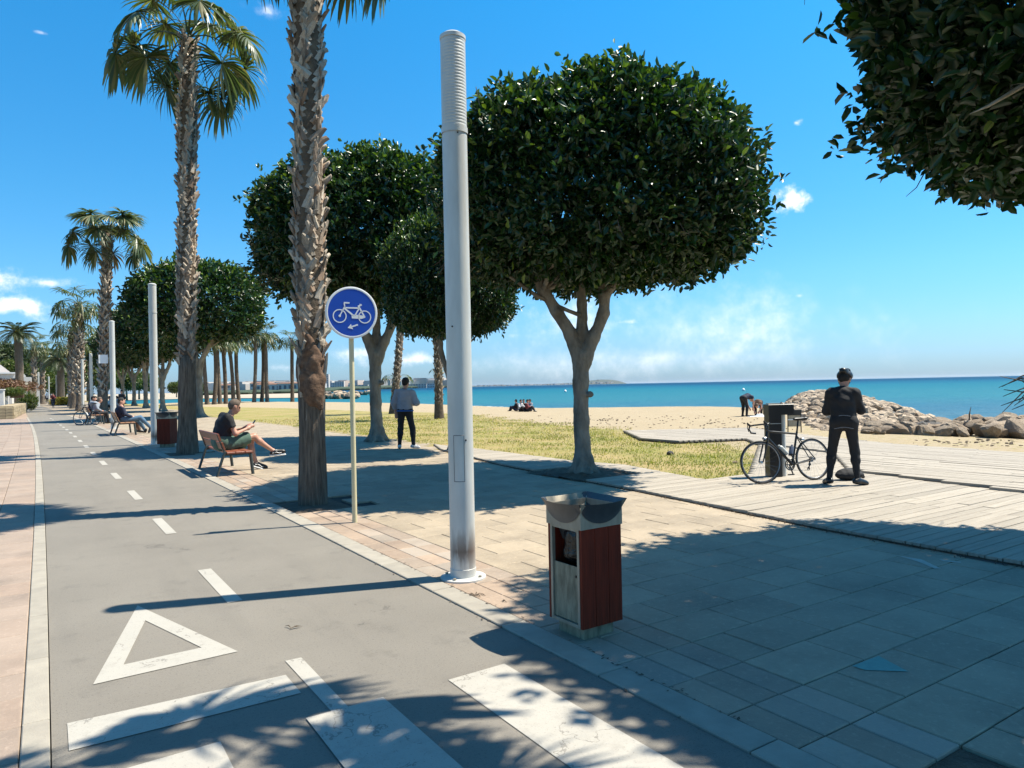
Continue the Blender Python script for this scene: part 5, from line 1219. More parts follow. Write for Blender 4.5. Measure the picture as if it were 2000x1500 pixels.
# litter bins
def bin_(loc, rz, sc, label):
    o = empty('litter_bin', loc, rz, label=label, cat='litter bin', group='wood and steel litter bins'); o.scale = (sc,)*3
    w, d = .335, .335; z0, z1 = .085, .70
    q = MB(); q.box((.0, 0, .0425), (w-.09, d-.09, .085)); q.build('plinth', M_['doorsteel'], o)
    # boards on three sides, each a board
    for sx, sy in ((0, -1), (0, 1), (1, 0)):
        for k in range(3):
            u = (-1+k)*(w/3); bw = w/3-.004
            q = MB(); q.box((0, 0, 0), (bw, .022, z1-z0), bev=.003)
            q.build('wood_board', M_['redwood'], o, loc=(u if sy else sx*(w/2-.011), sy*(d/2-.011) if sy else u, (z0+z1)/2), rot=(0, 0, 0 if sy else R(90)))
    # steel front with opening, on the -x side
    x = -w/2+.012
    q = MB(); q.box((x, -d/2+.034, (z0+z1)/2), (.024, .02, z1-z0)); q.box((x, d/2-.034, (z0+z1)/2), (.024, .02, z1-z0)); q.box((x, 0, z0+.01), (.024, d-.09, .02)); q.box((x, 0, z1-.008), (.024, d-.09, .016)); q.build('front_frame', M_['galvdark'], o)
    q = MB(); q.box((x+.004, 0, .285), (.008, d-.094, .35)); q.build('steel_door', M_['doorsteel'], o)
    q = MB(); q.lathe([(.008, 0), (.008, .006), (.0, .006)], 10, (x-.001, -.10, .40), Matrix.Rotation(R(-90), 3, 'Y')); q.build('lock', M_['black'], o)
    f = Field((-.17, -.17, .36), (.17, .17, .73), .014, .012)
    f.ell((0, 0, .60), (.125, .128, .16)); f.ell((-.06, .02, .50), (.07, .11, .05)); f.ell((-.05, -.03, .62), (.08, .1, .08))
    put('bin_bag', f.mesh('bin_bag', M_['bagblack'], wob=.008), o)
    q = MB(); q.box((.0, 0, .40), (w-.05, d-.05, .01)); q.build('inner_shelf', M_['black'], o)
    # collar: four steel plates
    W_ = w/2+.006; zc0, zc1 = .70, .828
    q = MB()
    for a in range(4):
        Mr = Matrix.Rotation(a*math.pi/2, 4, 'Z'); q.add([Mr @ Vector(p) for p in [(-W_, -W_, zc0), (W_, -W_, zc0), (W_, -W_, zc1), (-W_, -W_, zc1), (-W_+.003, -W_+.003, zc0), (W_-.003, -W_+.003, zc0), (W_-.003, -W_+.003, zc1), (-W_+.003, -W_+.003, zc1)]], [(0, 1, 2, 3), (7, 6, 5, 4), (0, 4, 5, 1), (3, 2, 6, 7)])
    q.build('steel_collar', M_['galvdark'], o)
    # four half round lips that bulge outward under a flared rim, and the hopper inside
    for a in range(4):
        Mr = Matrix.Rotation(a*math.pi/2, 4, 'Z'); V = []; Fs = []; n = 16; m_ = 6
        for i in range(n+1):
            u = -1+2*i/n; x_ = u*(W_+.022); dep = .118*math.sqrt(max(0, 1-u*u)); bul = .030*(1-u*u)+.022
            zt = .866-.010*(1-u*u)
            for j in range(m_+1):
                v = j/m_; V.append(Mr @ Vector((x_*(1-.07*v), -(W_+.0045+bul*(1-v)**1.6), zt-(dep+.012)*v)))
        for i in range(n):
            for j in range(m_): p_ = i*(m_+1)+j; Fs.append((p_, p_+m_+1, p_+m_+2, p_+1))
        q = MB(); q.add(V, Fs); q.build('curved_lip', M_['steeldark'], o, True)
        V = []; Fs = []
        for i in range(n+1):
            u = -1+2*i/n; V += [Mr @ Vector((u*(W_+.022), -(W_+.0045+.030*(1-u*u)+.022), .866-.010*(1-u*u))), Mr @ Vector((u*.125, -.125, .70)), Mr @ Vector((u*.10, -.10, .60))]
        for i in range(n):
            for j in range(2): p_ = 3*i+j; Fs.append((p_, p_+1, p_+4, p_+3))
        q = MB(); q.add(V, Fs); q.build('hopper_side', M_['steeldark'] if a % 2 else M_['galvdark'], o, True)  # alternate sides in darker steel: light and shade of the facets put into colour
    return o
bn = bin_((2.905, 3.62, 0), R(1.5), 1.0, 'litter bin of dark red boards with flared steel top, in the foreground')
pb = gp(327, 873); bin_((pb.x, pb.y, 0), R(-38), 1.2, 'litter bin between the second lamp column and the tall palm')

# benches
def bench(loc, rz, sc, label, mat='benchwood', L=1.95):
    o = empty('park_bench', loc, rz, label=label, cat='bench', group='wooden benches facing the sea'); o.scale = (sc,)*3
    # local x points towards the sea, y along the bench
    for y in (-L/2+.06, L/2-.06):
        q = MB(); q.tube([(-.33, y, 0), (-.20, y, .40), (-.145, y, .46)], [.032, .034, .032], 8, flat=.8); q.build('rear_leg', M_['benchsteel'], o, auto=50)
        q = MB(); q.tube([(.33, y, 0), (.29, y, .38), (.28, y, .405)], [.034, .036, .034], 8, flat=.9); q.build('front_leg', M_['benchsteel'], o, auto=50)
        q = MB(); q.box((.06, y, .402), (.50, .045, .03)); q.build('seat_bracket', M_['benchsteel'], o)
        q = MB(); q.tube([(-.16, y, .40), (-.22, y, .55), (-.31, y, .80)], [.024, .022, .016], 6); q.build('back_bracket', M_['benchsteel'], o, auto=50)
    for k, (x, w) in enumerate([(-.075, .15), (.095, .16), (.255, .13)]):
        q = MB(); q.box((x, 0, .437), (w, L, .034), bev=.008); q.build('seat_slat', M_[mat], o)
    for k in range(2):
        c = Vector((-.195-.055*k*1.25-.015, 0, .575+.165*k)); q = MB(); q.box((0, 0, 0), (.030, L, .150), bev=.006); q.build('back_slat', M_[mat], o, loc=c, rot=(0, R(-19), 0))
    return o
bench((2.98, 15.15, 0), 0, 1.0, 'bench of reddish brown slats with the man in shorts, nearest')
b2 = gp(258, 850); bench((2.80+off(31.7), 31.9, 0), 0, 1.1, 'second bench with orange brown slats, a person in jeans on it', 'benchwood_old')
bench((2.72+off(44), 44.3, 0), 0, 1.15, 'third bench, a hunched person in a grey jacket on it', 'benchwood_old')

# shower post, board, bag
s1 = gp(1517, 937); st = empty('beach_shower', s1, -YAW+.05, label='black square beach post with a light column, the road bike leaning in front of it', cat='shower post')
q = MB(); q.box((-.005, .10, .57), (.20, .20, 1.14)); q.build('black_column', M_['black'], st)
q = MB(); q.box((.095, .10, 1.13), (.42, .22, .17), bev=.006); q.build('black_head', M_['black'], st)
q = MB(); q.tube([(.155, .10, .0), (.155, .10, 1.045)], .048, 14); q.build('light_pipe', M_['galv'], st, auto=40)
q = MB(); q.box((-.0, .10, .905), (.206, .206, .008)); q.build('band', M_['galv'], st)
q = MB(); q.box((.03, .10, 1.225), (.22, .16, .012)); q.tube([(.13, .10, 1.22), (.15, .10, 1.25)], .01, 6); q.build('top_plate', M_['galvdark'], st)
s2 = gp(1552, 846); ch = empty('notice_panel', s2, -YAW, label='grey panel with black top on two thin legs, behind the shower post', cat='panel')
q = MB()
q.box((0, 0, .62), (.42, .04, .16)); q.build('black_header', M_['black'], ch)
q = MB(); q.box((0, .002, .37), (.40, .02, .34)); q.build('grey_sheet', M_['galvdark'], ch)
q = MB(); q.box((0, -.012, .41), (.40, .03, .03)); q.build('white_rail', M_['white'], ch)
for x in (-.2, .2): q = MB(); q.tube([(x, 0, 0), (x*.97, 0, .6)], .016, 6); q.build('leg', M_['black'], ch)
s3 = gp(1660, 943); f = Field((-.3, -.2, -.02), (.3, .2, .22), .015, .02); f.ell((0, 0, .07), (.22, .11, .075)); f.ell((-.06, .02, .10), (.12, .09, .06)); f.cap((.16, .05, .07), (.24, .06, .03), .025); f.cap((-.12, .0, .14), (.06, .02, .16), .012)
put('backpack', f.mesh('backpack', M_['darkcloth'], wob=.004), loc=(s3.x, s3.y, .05), rot=(0, 0, -YAW), label='black bag lying on the boards between the cyclist shoes', cat='bag')

# ------------------------------------------------------------------ road bike
def bicycle(loc, rz, lean, sc, label, group=None, steer=.15, simple=False):
    o = empty('bicycle', loc, 0, label=label, cat='bicycle', group=group); o.rotation_mode = 'XYZ'; o.rotation_euler = (lean, 0, rz); o.scale = (sc,)*3
    RX = Matrix.Rotation(R(90), 3, 'X'); FA = Vector((.585, 0, .335)); RA = Vector((-.405, 0, .335)); BB = Vector((0, 0, .27)); ST = Vector((-.155, 0, .79)); HT = Vector((.40, 0, .84)); HB = Vector((.435, 0, .72))
    def wheel(c, mrot, ns=20):
        w = empty('wheel'); w.parent = o; w.location = c; w.rotation_euler = (0, 0, mrot)
        q = MB(); q.torus((0, 0, 0), .322, .0135, RX, 48, 8); q.build('tyre', M_['rubber'], w, True)
        q = MB(); q.torus((0, 0, 0), .301, .010, RX, 48, 6); q.build('rim', M_['rimgrey'], w, True)
        q = MB()
        for k in range(ns):
            a = 2*math.pi*k/ns; s_ = 1 if k % 2 else -1; q.tube([(.02*math.cos(a+1.2*s_), .022*s_, .02*math.sin(a+1.2*s_)), (.295*math.cos(a), 0, .295*math.sin(a))], .0012, 3, False)
        q.build('spokes', M_['chrome'], w); q = MB(); q.tube([(0, -.045, 0), (0, .045, 0)], .018, 10); q.build('hub', M_['chrome'], w, auto=40)
    wheel(FA, steer); wheel(RA, 0)
    q = MB()
    q.tube([ST+Vector((.012, 0, -.04)), HT+Vector((.0, 0, -.03))], [.015, .018], 8); q.tube([BB, HB], [.022, .023], 8); q.tube([BB, ST], [.018, .016], 8); q.tube([HT, HB], .021, 10)
    for s_ in (-1, 1): q.tube([BB+Vector((-.02, .03*s_, 0)), RA+Vector((0, .06*s_, 0))], [.012, .009], 6); q.tube([ST+Vector((.015, .012*s_, -.08)), RA+Vector((0, .06*s_, 0))], [.009, .008], 6)
    q.build('frame', M_['black'], o, auto=50)
    q = MB(); d = Vector((.04, 0, -.06))
    for s_ in (-1, 1): q.tube([HB+Vector((.0, .03*s_, .0)), HB+Vector((.03, .05*s_, -.08)), FA+Vector((0, .052*s_, 0))], [.016, .014, .010], 6)
    q.tube([HB+Vector((0, -.03, 0)), HB+Vector((0, .03, 0))], .016, 6); q.build('fork', M_['black'], o, auto=50)
    q = MB(); q.tube([ST, ST+Vector((-.045, 0, .18))], .0135, 8); q.build('seat_post', M_['black'], o)
    f = Field((-.40, -.1, .94), (-.05, .1, 1.03), .011, .012); f.cap((-.30, .035, .985), (-.13, 0, .985), .026, .014); f.cap((-.30, -.035, .985), (-.13, 0, .985), .026, .014); f.cap((-.33, -.04, .99), (-.33, .04, .99), .022)
    put('saddle', f.mesh('saddle', M_['black']), o)
    q = MB(); q.tube([HT, HT+Vector((-.012, 0, .06)), HT+Vector((.09, 0, .085))], .013, 8)
    for s_ in (-1, 1):
        c = HT+Vector((.09, 0, .085)); q.tube([c, c+Vector((0, .17*s_, 0)), c+Vector((.02, .2*s_, 0)), c+Vector((.085, .205*s_, -.012)), c+Vector((.105, .205*s_, -.06)), c+Vector((.07, .21*s_, -.12)), c+Vector((-.02, .212*s_, -.13))], .0135, 7)
    q.build('handlebar', M_['black'], o, auto=50)
    for s_ in (-1, 1):
        c = HT+Vector((.09, 0, .085)); q = MB(); q.tube([c+Vector((.075, .205*s_, -.005)), c+Vector((.115, .205*s_, .02)), c+Vector((.125, .205*s_, .045))], [.017, .018, .010], 7); q.tube([c+Vector((.12, .207*s_, .01)), c+Vector((.128, .21*s_, -.04)), c+Vector((.108, .212*s_, -.10))], .006, 5); q.build('brake_lever', M_['rubber'], o, auto=50)
    q = MB(); q.ring((BB.x, -.052, BB.z), .085, .02, RX, 32, .004); q.ring((BB.x, -.047, BB.z), .06, .015, RX, 32, .004)
    for k in range(5): a = k*1.2566; q.tube([(BB.x, -.052, BB.z), (BB.x+.08*math.cos(a), -.052, BB.z+.08*math.sin(a))], .007, 5)
    q.build('chainring', M_['steeldark'], o)
    for s_, a in ((-1, -1.9), (1, 1.24)):
        e = Vector((BB.x+.17*math.cos(a), s_*.07, BB.z+.17*math.sin(a))); q = MB(); q.tube([(BB.x, s_*.07, BB.z), e], [.014, .010], 6); q.build('crank_arm', M_['black'], o); q = MB(); q.box(e+Vector((0, s_*.05, 0)), (.07, .08, .018)); q.build('pedal', M_['black'], o)
    q = MB(); q.lathe([(.045, 0), (.042, .006), (.03, .02), (.02, .025)], 18, (RA.x, -.03, RA.z), RX); q.build('cassette', M_['chrome'], o, auto=40)
    q = MB(); q.tube([(RA.x+.01, -.065, RA.z-.02), (RA.x+.015, -.065, RA.z-.085), (RA.x+.05, -.062, RA.z-.15)], [.014, .010, .012], 6); q.torus((RA.x+.05, -.06, RA.z-.15), .022, .006, RX, 14, 5); q.torus((RA.x+.02, -.06, RA.z-.08), .020, .006, RX, 14, 5); q.build('derailleur', M_['black'], o, auto=50)
    q = MB(); q.tube([(RA.x, -.05, RA.z+.042), (BB.x, -.05, BB.z+.087)], .004, 4); q.tube([(RA.x+.05, -.06, RA.z-.172), (BB.x, -.05, BB.z-.087)], .004, 4); q.build('chain', M_['steeldark'], o)
    a = (HB-BB).normalized(); c = BB.lerp(HB, .45)+Vector((-.0, 0, 0)); n_ = Vector((-a.z, 0, a.x))*.058
    q = MB(); q.tube([c+n_-a*.10, c+n_+a*.055, c+n_+a*.075, c+n_+a*.10], [.036, .036, .018, .016], 12); q.build('water_bottle', M_['bottle'], o, auto=40)
    a = (ST-BB).normalized(); c = BB.lerp(ST, .40); n_ = Vector((a.z, 0, -a.x))*.056
    q = MB(); q.tube([c+n_-a*.09, c+n_+a*.05, c+n_+a*.07, c+n_+a*.09], [.035, .035, .018, .015], 12); q.build('water_bottle', M_['bluebottle'], o, auto=40)
    for nm, pp in (('rear_brake', (-.235, 0, .665)), ('front_brake', (.475, 0, .705))): q = MB(); q.box(pp, (.045, .06, .035), bev=.01); q.build(nm, M_['chrome'], o)
    return o
W1 = gp(1494, 945, .045); W2 = gp(1588, 938, .045); mid = (W1+W2)/2; hd = math.atan2((W1-W2).y, (W1-W2).x)
fw = Vector((math.cos(hd), math.sin(hd), 0)); base = mid-fw*.09
bicycle((base.x, base.y, .045), hd, R(7), .97, 'black road racing bike with drop bars and two bottles leaning on the shower post', steer=-.25)
bk2 = at(190, 806, 37); bicycle((bk2.x-.4, bk2.y, 0), R(125), .1, 1.15, 'dark bicycle parked at the third bench, only its wheel clear', steer=.3)

# ================================================================== PEOPLE
def person(label, loc, face, J, cl, h=.0125, sc=1.0, group=None, hair='brownhair', extras=(), girth=1.0):
    """J: joints in a local frame, +Y forward, +X to the right. cl: clothing description."""
    o = empty('person', loc, face, label=label, cat='person', group=group); o.scale = (sc,)*3
    Vv = lambda n_: Vector(J[n_]); pel, che, nec, hed = Vv('pel'), Vv('che'), Vv('nec'), Vv('hed')
    hL, hR, kL, kR, aL, aR, tL, tR = [Vv(k) for k in ('hL', 'hR', 'kL', 'kR', 'aL', 'aR', 'tL', 'tR')]
    sL, sR, eL, eR, wL, wR, fL, fR = [Vv(k) for k in ('sL', 'sR', 'eL', 'eR', 'wL', 'wR', 'fL', 'fR')]
    side = (sR-sL).normalized(); hf = Vector(J.get('look', (0, 1, -.2))).normalized(); hs_ = hf.cross(Vector((0, 0, 1))).normalized(); hu = hs_.cross(hf)
    pts = [pel, che, nec, hed+hu*.2, hed+hf*.2, kL, kR, aL, aR, tL, tR, eL, eR, wL, wR, fL, fR]
    lo = [min(p[i] for p in pts)-.24 for i in range(3)]; hi = [max(p[i] for p in pts)+.24 for i in range(3)]
    def torso(F_, e):
        w = .075*girth; fwd = side.cross(Vector((0, 0, 1)))*-1
        up_ = (che-pel).normalized()
        F_.chain([pel-side*w, pel.lerp(che, .45)-side*w*.85, che-side*w*.95], [.092*girth+e, .080*girth+e, .092*(1+(girth-1)*.5)+e]); F_.chain([pel+side*w, pel.lerp(che, .45)+side*w*.85, che+side*w*.95], [.092*girth+e, .080*girth+e, .092*(1+(girth-1)*.5)+e])
        F_.cap(sL*.84+nec*.16, sR*.84+nec*.16, .052+e)
        for ss in (sL, sR): F_.cap(nec-Vector((0, 0, .05)), ss*.8+nec*.2-Vector((0, 0, .01)), .050+e*.8, .048+e); F_.cap(che, nec-up_*.05, .095+e, .055+e)
        if girth > 1.05: F_.ell(pel.lerp(che, .42)+Vector((0, .09, 0)), (.15+e, .13+e, .15+e))
    def arm(F_, s_, e_, w_, e, frac=1.0, fore=True):
        if fore or frac > 1: F_.chain([s_, e_], [.055+e, .044+e]); F_.cap(e_, w_, .043+e, .028+e)
        else:
            q = s_.lerp(e_, frac); n_ = (e_-s_).normalized(); F_.cap(s_, e_, .056+e, .050+e, cuts=[(q, n_)])
    def leg(F_, h_, k_, a_, e, frac=None):
        if frac: n_ = (k_-h_).normalized(); F_.cap(h_, k_, .095*girth+e, .068+e*1.4, cuts=[(h_.lerp(k_, frac), n_)])
        else: F_.cap(h_, k_, .090*girth+e, .058+e); m_ = k_.lerp(a_, .3); F_.cap(k_, m_, .055+e, .054+e); F_.cap(m_, a_, .054+e, .034+e*1.3, cuts=[(a_+Vector((0, 0, -.01)), (a_-k_).normalized())])
    ck = 0.0 if not cl.get('shorts') else 1.0
    def legskin(F_, h_, k_, a_): F_.cap(h_, k_, .070, .046+.008*ck); m_ = k_.lerp(a_, .32); calf = Vector((0, -.018*ck, 0)); F_.cap(k_, m_+calf, .044+.009*ck, .042+.013*ck); F_.cap(m_+calf, a_, .042+.011*ck, .026+.006*ck)
    f = Field(lo, hi, h, .014); torso(f, -.014)
    for s_, e_, w_ in ((sL, eL, wL), (sR, eR, wR)): arm(f, s_, e_, w_, -.006)
    for h_, k_, a_, t_ in ((hL, kL, aL, tL), (hR, kR, aR, tR)): legskin(f, h_, k_, a_); f.cap(a_, a_.lerp(t_, .8), .034, .026)
    f.cap(nec-Vector((0, 0, .06)), hed-hu*.04, .056, .052); f.ell(hed+hu*.035-hf*.012, (.075, .088, .088)); f.ell(hed-hu*.035+hf*.025, (.058, .066, .070))
    f.cap(hed+hf*.088+hu*.02, hed+hf*.105-hu*.018, .009, .013); f.cap(hed+hf*.078-hs_*.02-hu*.05, hed+hf*.078+hs_*.02-hu*.05, .008); f.cap(hed+hf*.07-hu*.085, hed+hf*.062-hu*.09, .018)
    for s_ in (-1, 1): f.ell(hed+hs_*s_*.077+hu*.0-hf*.01, (.012, .02, .03))
    for w_, g_, e_ in ((wL, fL, eL), (wR, fR, eR)):
        d_ = (g_-w_).normalized(); sn = d_.cross(Vector((0, 0, 1))); sn = sn.normalized() if sn.length > .2 else Vector((1, 0, 0)); dn = d_.cross(sn).normalized(); dn = dn if dn.z < 0 else -dn
        f.cap(w_, w_+d_*.065-sn*.012, .024, .021); f.cap(w_, w_+d_*.065+sn*.014, .024, .021)
        for k in range(4):
            b0 = w_+d_*.075+sn*(.027-.018*k); L_ = [.058, .07, .072, .06][k]; m1 = b0+d_*L_*.5+dn*.006; f.cap(b0, m1, .0095, .0088); f.cap(m1, m1+d_*L_*.32+dn*L_*.38, .0085, .0075)
        sg_ = 1 if (w_ is wR) else -1; tb = w_+d_*.03-sn*.025*sg_; f.cap(tb, tb-sn*sg_*.022+d_*.035, .0115, .0105); f.cap(tb-sn*sg_*.022+d_*.035, tb-sn*sg_*.018+d_*.066+dn*.008, .0098, .009)
    put('body', f.mesh('body', M_['skin']), o)
    # trousers or shorts
    f = Field(lo, hi, h, .018); w = .082*girth; f.cap(pel-side*w, pel+side*w, .108*girth, .108*girth); f.cap(pel.lerp(che, .22)-side*w*.8, pel.lerp(che, .22)+side*w*.8, .094*girth)
    fr = cl.get('shorts')
    for h_, k_, a_ in ((hL, kL, aL), (hR, kR, aR)): leg(f, h_, k_, a_, cl.get('loose', .009), fr)
    put('shorts' if fr else 'trousers', f.mesh('trousers', M_[cl['legs']], wob=.003), o)
    # top
    f = Field(lo, hi, h, .02); torso(f, cl.get('bulk', .010))
    for s_, e_, w_ in ((sL, eL, wL), (sR, eR, wR)): arm(f, s_, e_, w_.lerp(e_, .03), cl.get('bulk', .010)*.9, cl.get('sleeve', 1.0), 'sleeve' not in cl)
    if cl.get('hood'): f.cap(nec-hf*.06-side*.06-Vector((0, 0, .02)), nec-hf*.06+side*.06-Vector((0, 0, .02)), .05); f.ell(nec-Vector((0, .05, .05)), (.10, .07, .07))
    upv = (che-pel).normalized(); hemp = pel+upv*cl.get('hem', -.02)
    put(cl.get('topname', 'jacket'), f.mesh('jacket', M_[cl['top']], cuts=[(hemp, -upv), (nec+(hed-nec).normalized()*cl.get('neckz', -.01), (hed-nec).normalized())], wob=.0042), o)
    if cl.get('hair', True):
        f = Field(hed-Vector((.16,)*3), hed+Vector((.16,)*3), min(h, .011), .010); f.ell(hed+hu*.048-hf*.022, (.088, .104, .094)); f.ell(hed-hf*.055-hu*.01, (.076, .058, .076))
        cf = hed+hf*.048+hu*.035; put('hair', f.mesh('hair', M_[hair], cuts=[(cf, hf*.92-hu*.35)], wob=.004), o)
    for a_, t_, k_ in ((aL, tL, kL), (aR, tR, kR)):
        d_ = (t_-a_); d_.normalize(); dnv = Vector((0, 0, -1)); pl = (a_-k_).normalized(); sole = (pl-d_*pl.dot(d_)).normalized()
        f = Field(Vector([min(a_[i], t_[i])-.12 for i in range(3)]), Vector([max(a_[i], t_[i])+.12 for i in range(3)]), min(h, .01), .010)
        hb = a_-d_*.035+sole*.035; f.cap(a_+sole*.005, a_+sole*.03, .043, .045); f.cap(hb, t_-d_*.02+sole*.015, .040, .032); f.cap(a_+d_*.03, t_-d_*.05, .036, .026)
        put('shoe', f.mesh('shoe', M_[cl.get('shoe', 'black')], cuts=[(a_+sole*.068, sole)]), o)
        if cl.get('sole'):
            f = Field(Vector([min(a_[i], t_[i])-.12 for i in range(3)]), Vector([max(a_[i], t_[i])+.12 for i in range(3)]), .009, .006)
            f.cap(a_-d_*.035+sole*.062, t_-d_*.02+sole*.050, .046, .040); put('sole', f.mesh('sole', M_['white'], cuts=[(a_+sole*.080, sole), (a_+sole*.058, -sole)]), o)
    for e in extras: e(o, J, hed, hf, hu, hs_)
    return o
STAND = dict(pel=(0, 0, .96), che=(0, .01, 1.28), nec=(0, .0, 1.46), hed=(0, .02, 1.62), hL=(-.09, 0, .92), hR=(.09, 0, .92), kL=(-.12, .03, .50), kR=(.12, .03, .50), aL=(-.13, -.02, .085), aR=(.13, -.02, .085), tL=(-.17, .15, .03), tR=(.17, .15, .03),
             sL=(-.19, 0, 1.42), sR=(.19, 0, 1.42), eL=(-.25, -.01, 1.13), eR=(.25, -.01, 1.13), wL=(-.23, .10, .90), wR=(.23, .10, .90), fL=(-.22, .15, .8), fR=(.22, .15, .8))
def mod(b_, **k): d_ = dict(b_); d_.update(k); return d_
# cyclist
def helmet(o, J, hed, hf, hu, hs_):
    f = Field(hed-Vector((.18,)*3), hed+Vector((.18,)*3), .009, .008); c = hed+hu*.062-hf*.02; f.ell(c, (.112, .122, .092))
    f.cap(c-hf*.03, c-hf*.11, .085, .055)
    put('helmet', f.mesh('helmet', M_['black'], cuts=[(hed+hu*.012, (-hu*.95-hf*.05))]), o)
    for k in (-1.6, -.8, 0, .8, 1.6):
        q = MB(); P_ = []
        for t in np.linspace(-.9, 1.0, 9): P_.append(c+hs_*(k*.044)*math.cos(t*.9)+hf*(-.122*math.sin(t*1.2))+hu*(.086*math.cos(t*1.15)*(1-.10*abs(k)))-hf*.012)
        q.tube(P_, [.005, .008, .009, .010, .010, .010, .009, .008, .005], 6); q.build('helmet_rib', M_['steeldark'] if k in (-.8, .8) else M_['black'], o, auto=60)
    for s_ in (-1, 1):
        q = MB(); q.tube([hed+hs_*s_*.082+hu*.03+hf*.02, hed+hs_*s_*.078-hu*.04+hf*.015, hed+hs_*s_*.04-hu*.11+hf*.03], .004, 4); q.build('helmet_strap', M_['rubber'], o)
def piping(zs, rx=.17, ry=.125):
    def g(o, J, hed, hf, hu, hs_):
        pel, che = Vector(J['pel']), Vector(J['che'])
        for t, m_ in zs:
            c = pel.lerp(che, t); q = MB(); P_ = [c+Vector((rx*math.sin(a), -ry*math.cos(a), .012*math.cos(a*3))) for a in np.linspace(-1.35, 1.35, 14)]; q.tube(P_, .0035, 4); q.build('reflective_piping', M_[m_], o)
        q = MB(); sR_ = Vector(J['sR']); q.tube([sR_+Vector((-.03, -.055, .05)), sR_+Vector((-.02, -.075, .0)), sR_+Vector((-.03, -.078, -.07))], .004, 4); q.build('reflective_piping', M_['whitecloth'], o)
    return g
def handphone(o, J, hed, hf, hu, hs_):
    w = (Vector(J['fL'])+Vector(J['fR']))/2; q = MB(); q.box((0, 0, 0), (.07, .010, .145), bev=.003); q.build('phone', M_['black'], o, loc=w+Vector((0, .02, .015)), rot=(R(-35), 0, 0))
cj = mod(STAND, pel=(0, 0, .93), che=(0, .03, 1.24), nec=(.01, .06, 1.42), hed=(.03, .13, 1.545), look=(.25, .85, -.75), hL=(-.095, 0, .90), hR=(.095, 0, .90), kL=(-.165, .05, .49), kR=(.14, .04, .49), aL=(-.205, -.02, .085), aR=(.165, -.02, .085), tL=(-.28, .13, .03), tR=(.31, .10, .03),
         sL=(-.175, .02, 1.345), sR=(.175, .05, 1.345), eL=(-.225, .11, 1.08), eR=(.245, .10, 1.09), wL=(.06, .28, 1.07), wR=(.22, .34, 1.09), fL=(.13, .33, 1.10), fR=(.235, .40, 1.13))
c_ = (gp(1629, 952)+gp(1672, 954))/2
person('cyclist in black helmet and black winter kit standing with bowed head beside the leaning bike', (c_.x, c_.y, .045), -YAW-R(22), cj, dict(legs='darkcloth', top='darkcloth', bulk=.012, loose=.004, shoe='black', hair=True, hem=-.13, neckz=.03), .0105, 1.0, None, 'darkhair', (helmet, piping([(.28, 'greycloth'), (-.28, 'greycloth')], .162, .118), handphone))
# man in grey hoodie
hj = mod(STAND, che=(.01, 0, 1.29), hed=(.015, .035, 1.63), look=(.1, 1, -.3), kL=(-.135, .03, .50), kR=(.17, .04, .50), aL=(-.15, -.02, .085), aR=(.20, 0, .085), tL=(-.19, .14, .03), tR=(.34, .10, .03),
         eL=(-.275, -.03, 1.14), wL=(-.25, .03, .90), fL=(-.24, .07, .82), eR=(.30, .0, 1.13), wR=(.16, .22, 1.10), fR=(.08, .28, 1.12))
def hemband(o, J, hed, hf, hu, hs_):
    q = MB(); P_ = [Vector((.192*math.cos(a), .125*math.sin(a), .945)) for a in np.linspace(0, 2*math.pi, 25)]; q.tube(P_, .034, 6, False, flat=.5); q.build('shirt_hem', M_['bluecloth'], o, True)
hp = (gp(781, 877)+gp(804, 876))/2
person('man in grey hoodie and black trousers standing in the tree shade, back turned', (hp.x, hp.y, 0), -YAW-R(8), hj, dict(legs='darkcloth', top='greycloth', topname='hoodie', bulk=.026, loose=.010, shoe='whitecloth', hood=True, hem=.01, neckz=.0), .011, 1.06, None, 'darkhair', (hemband,))
# seated man in shorts
sj = dict(pel=(0, -.10, .555), che=(0, -.06, .87), nec=(0, .03, 1.045), hed=(0, .125, 1.165), look=(0, .93, -.42), hL=(-.10, -.05, .53), hR=(.10, -.05, .53), kL=(-.13, .42, .52), kR=(-.03, .46, .62), aL=(-.06, .50, .12), aR=(.0, .80, .33), tL=(-.08, .70, .045), tR=(.02, 1.0, .33),
          sL=(-.20, -.03, .99), sR=(.20, -.03, .99), eL=(-.27, .08, .70), eR=(.27, .08, .70), wL=(-.10, .33, .78), wR=(.10, .33, .78), fL=(-.03, .42, .84), fR=(.03, .42, .84))
def glasses(o, J, hed, hf, hu, hs_):
    q = MB()
    for s_ in (-1, 1): q.sphere(hed+hf*.083+hs_*s_*.033+hu*.022, (.022, .012, .018), 10, 6); q.tube([hed+hf*.075+hs_*s_*.058+hu*.024, hed-hf*.01+hs_*s_*.083+hu*.024], .004, 4)
    q.build('sunglasses', M_['black'], o, True)
def stripe(o, J, hed, hf, hu, hs_):
    for a_, t_ in (('aL', 'tL'), ('aR', 'tR')):
        a, t = Vector(J[a_]), Vector(J[t_]); d_ = (t-a).normalized(); k = Vector(J['kL' if a_ == 'aL' else 'kR']); pl = (a-k).normalized(); sole = (pl-d_*pl.dot(d_)).normalized(); sx = sole.cross(d_).normalized()
        for s_ in (-1, 1):
            q = MB(); q.tube([a-d_*.03+sole*.03+sx*s_*.046, a+d_*.04+sole*.015+sx*s_*.044, a+d_*.09+sole*.035+sx*s_*.038, a+d_*.13+sole*.03+sx*s_*.036], .005, 4); q.build('shoe_stripe', M_['white'], o)
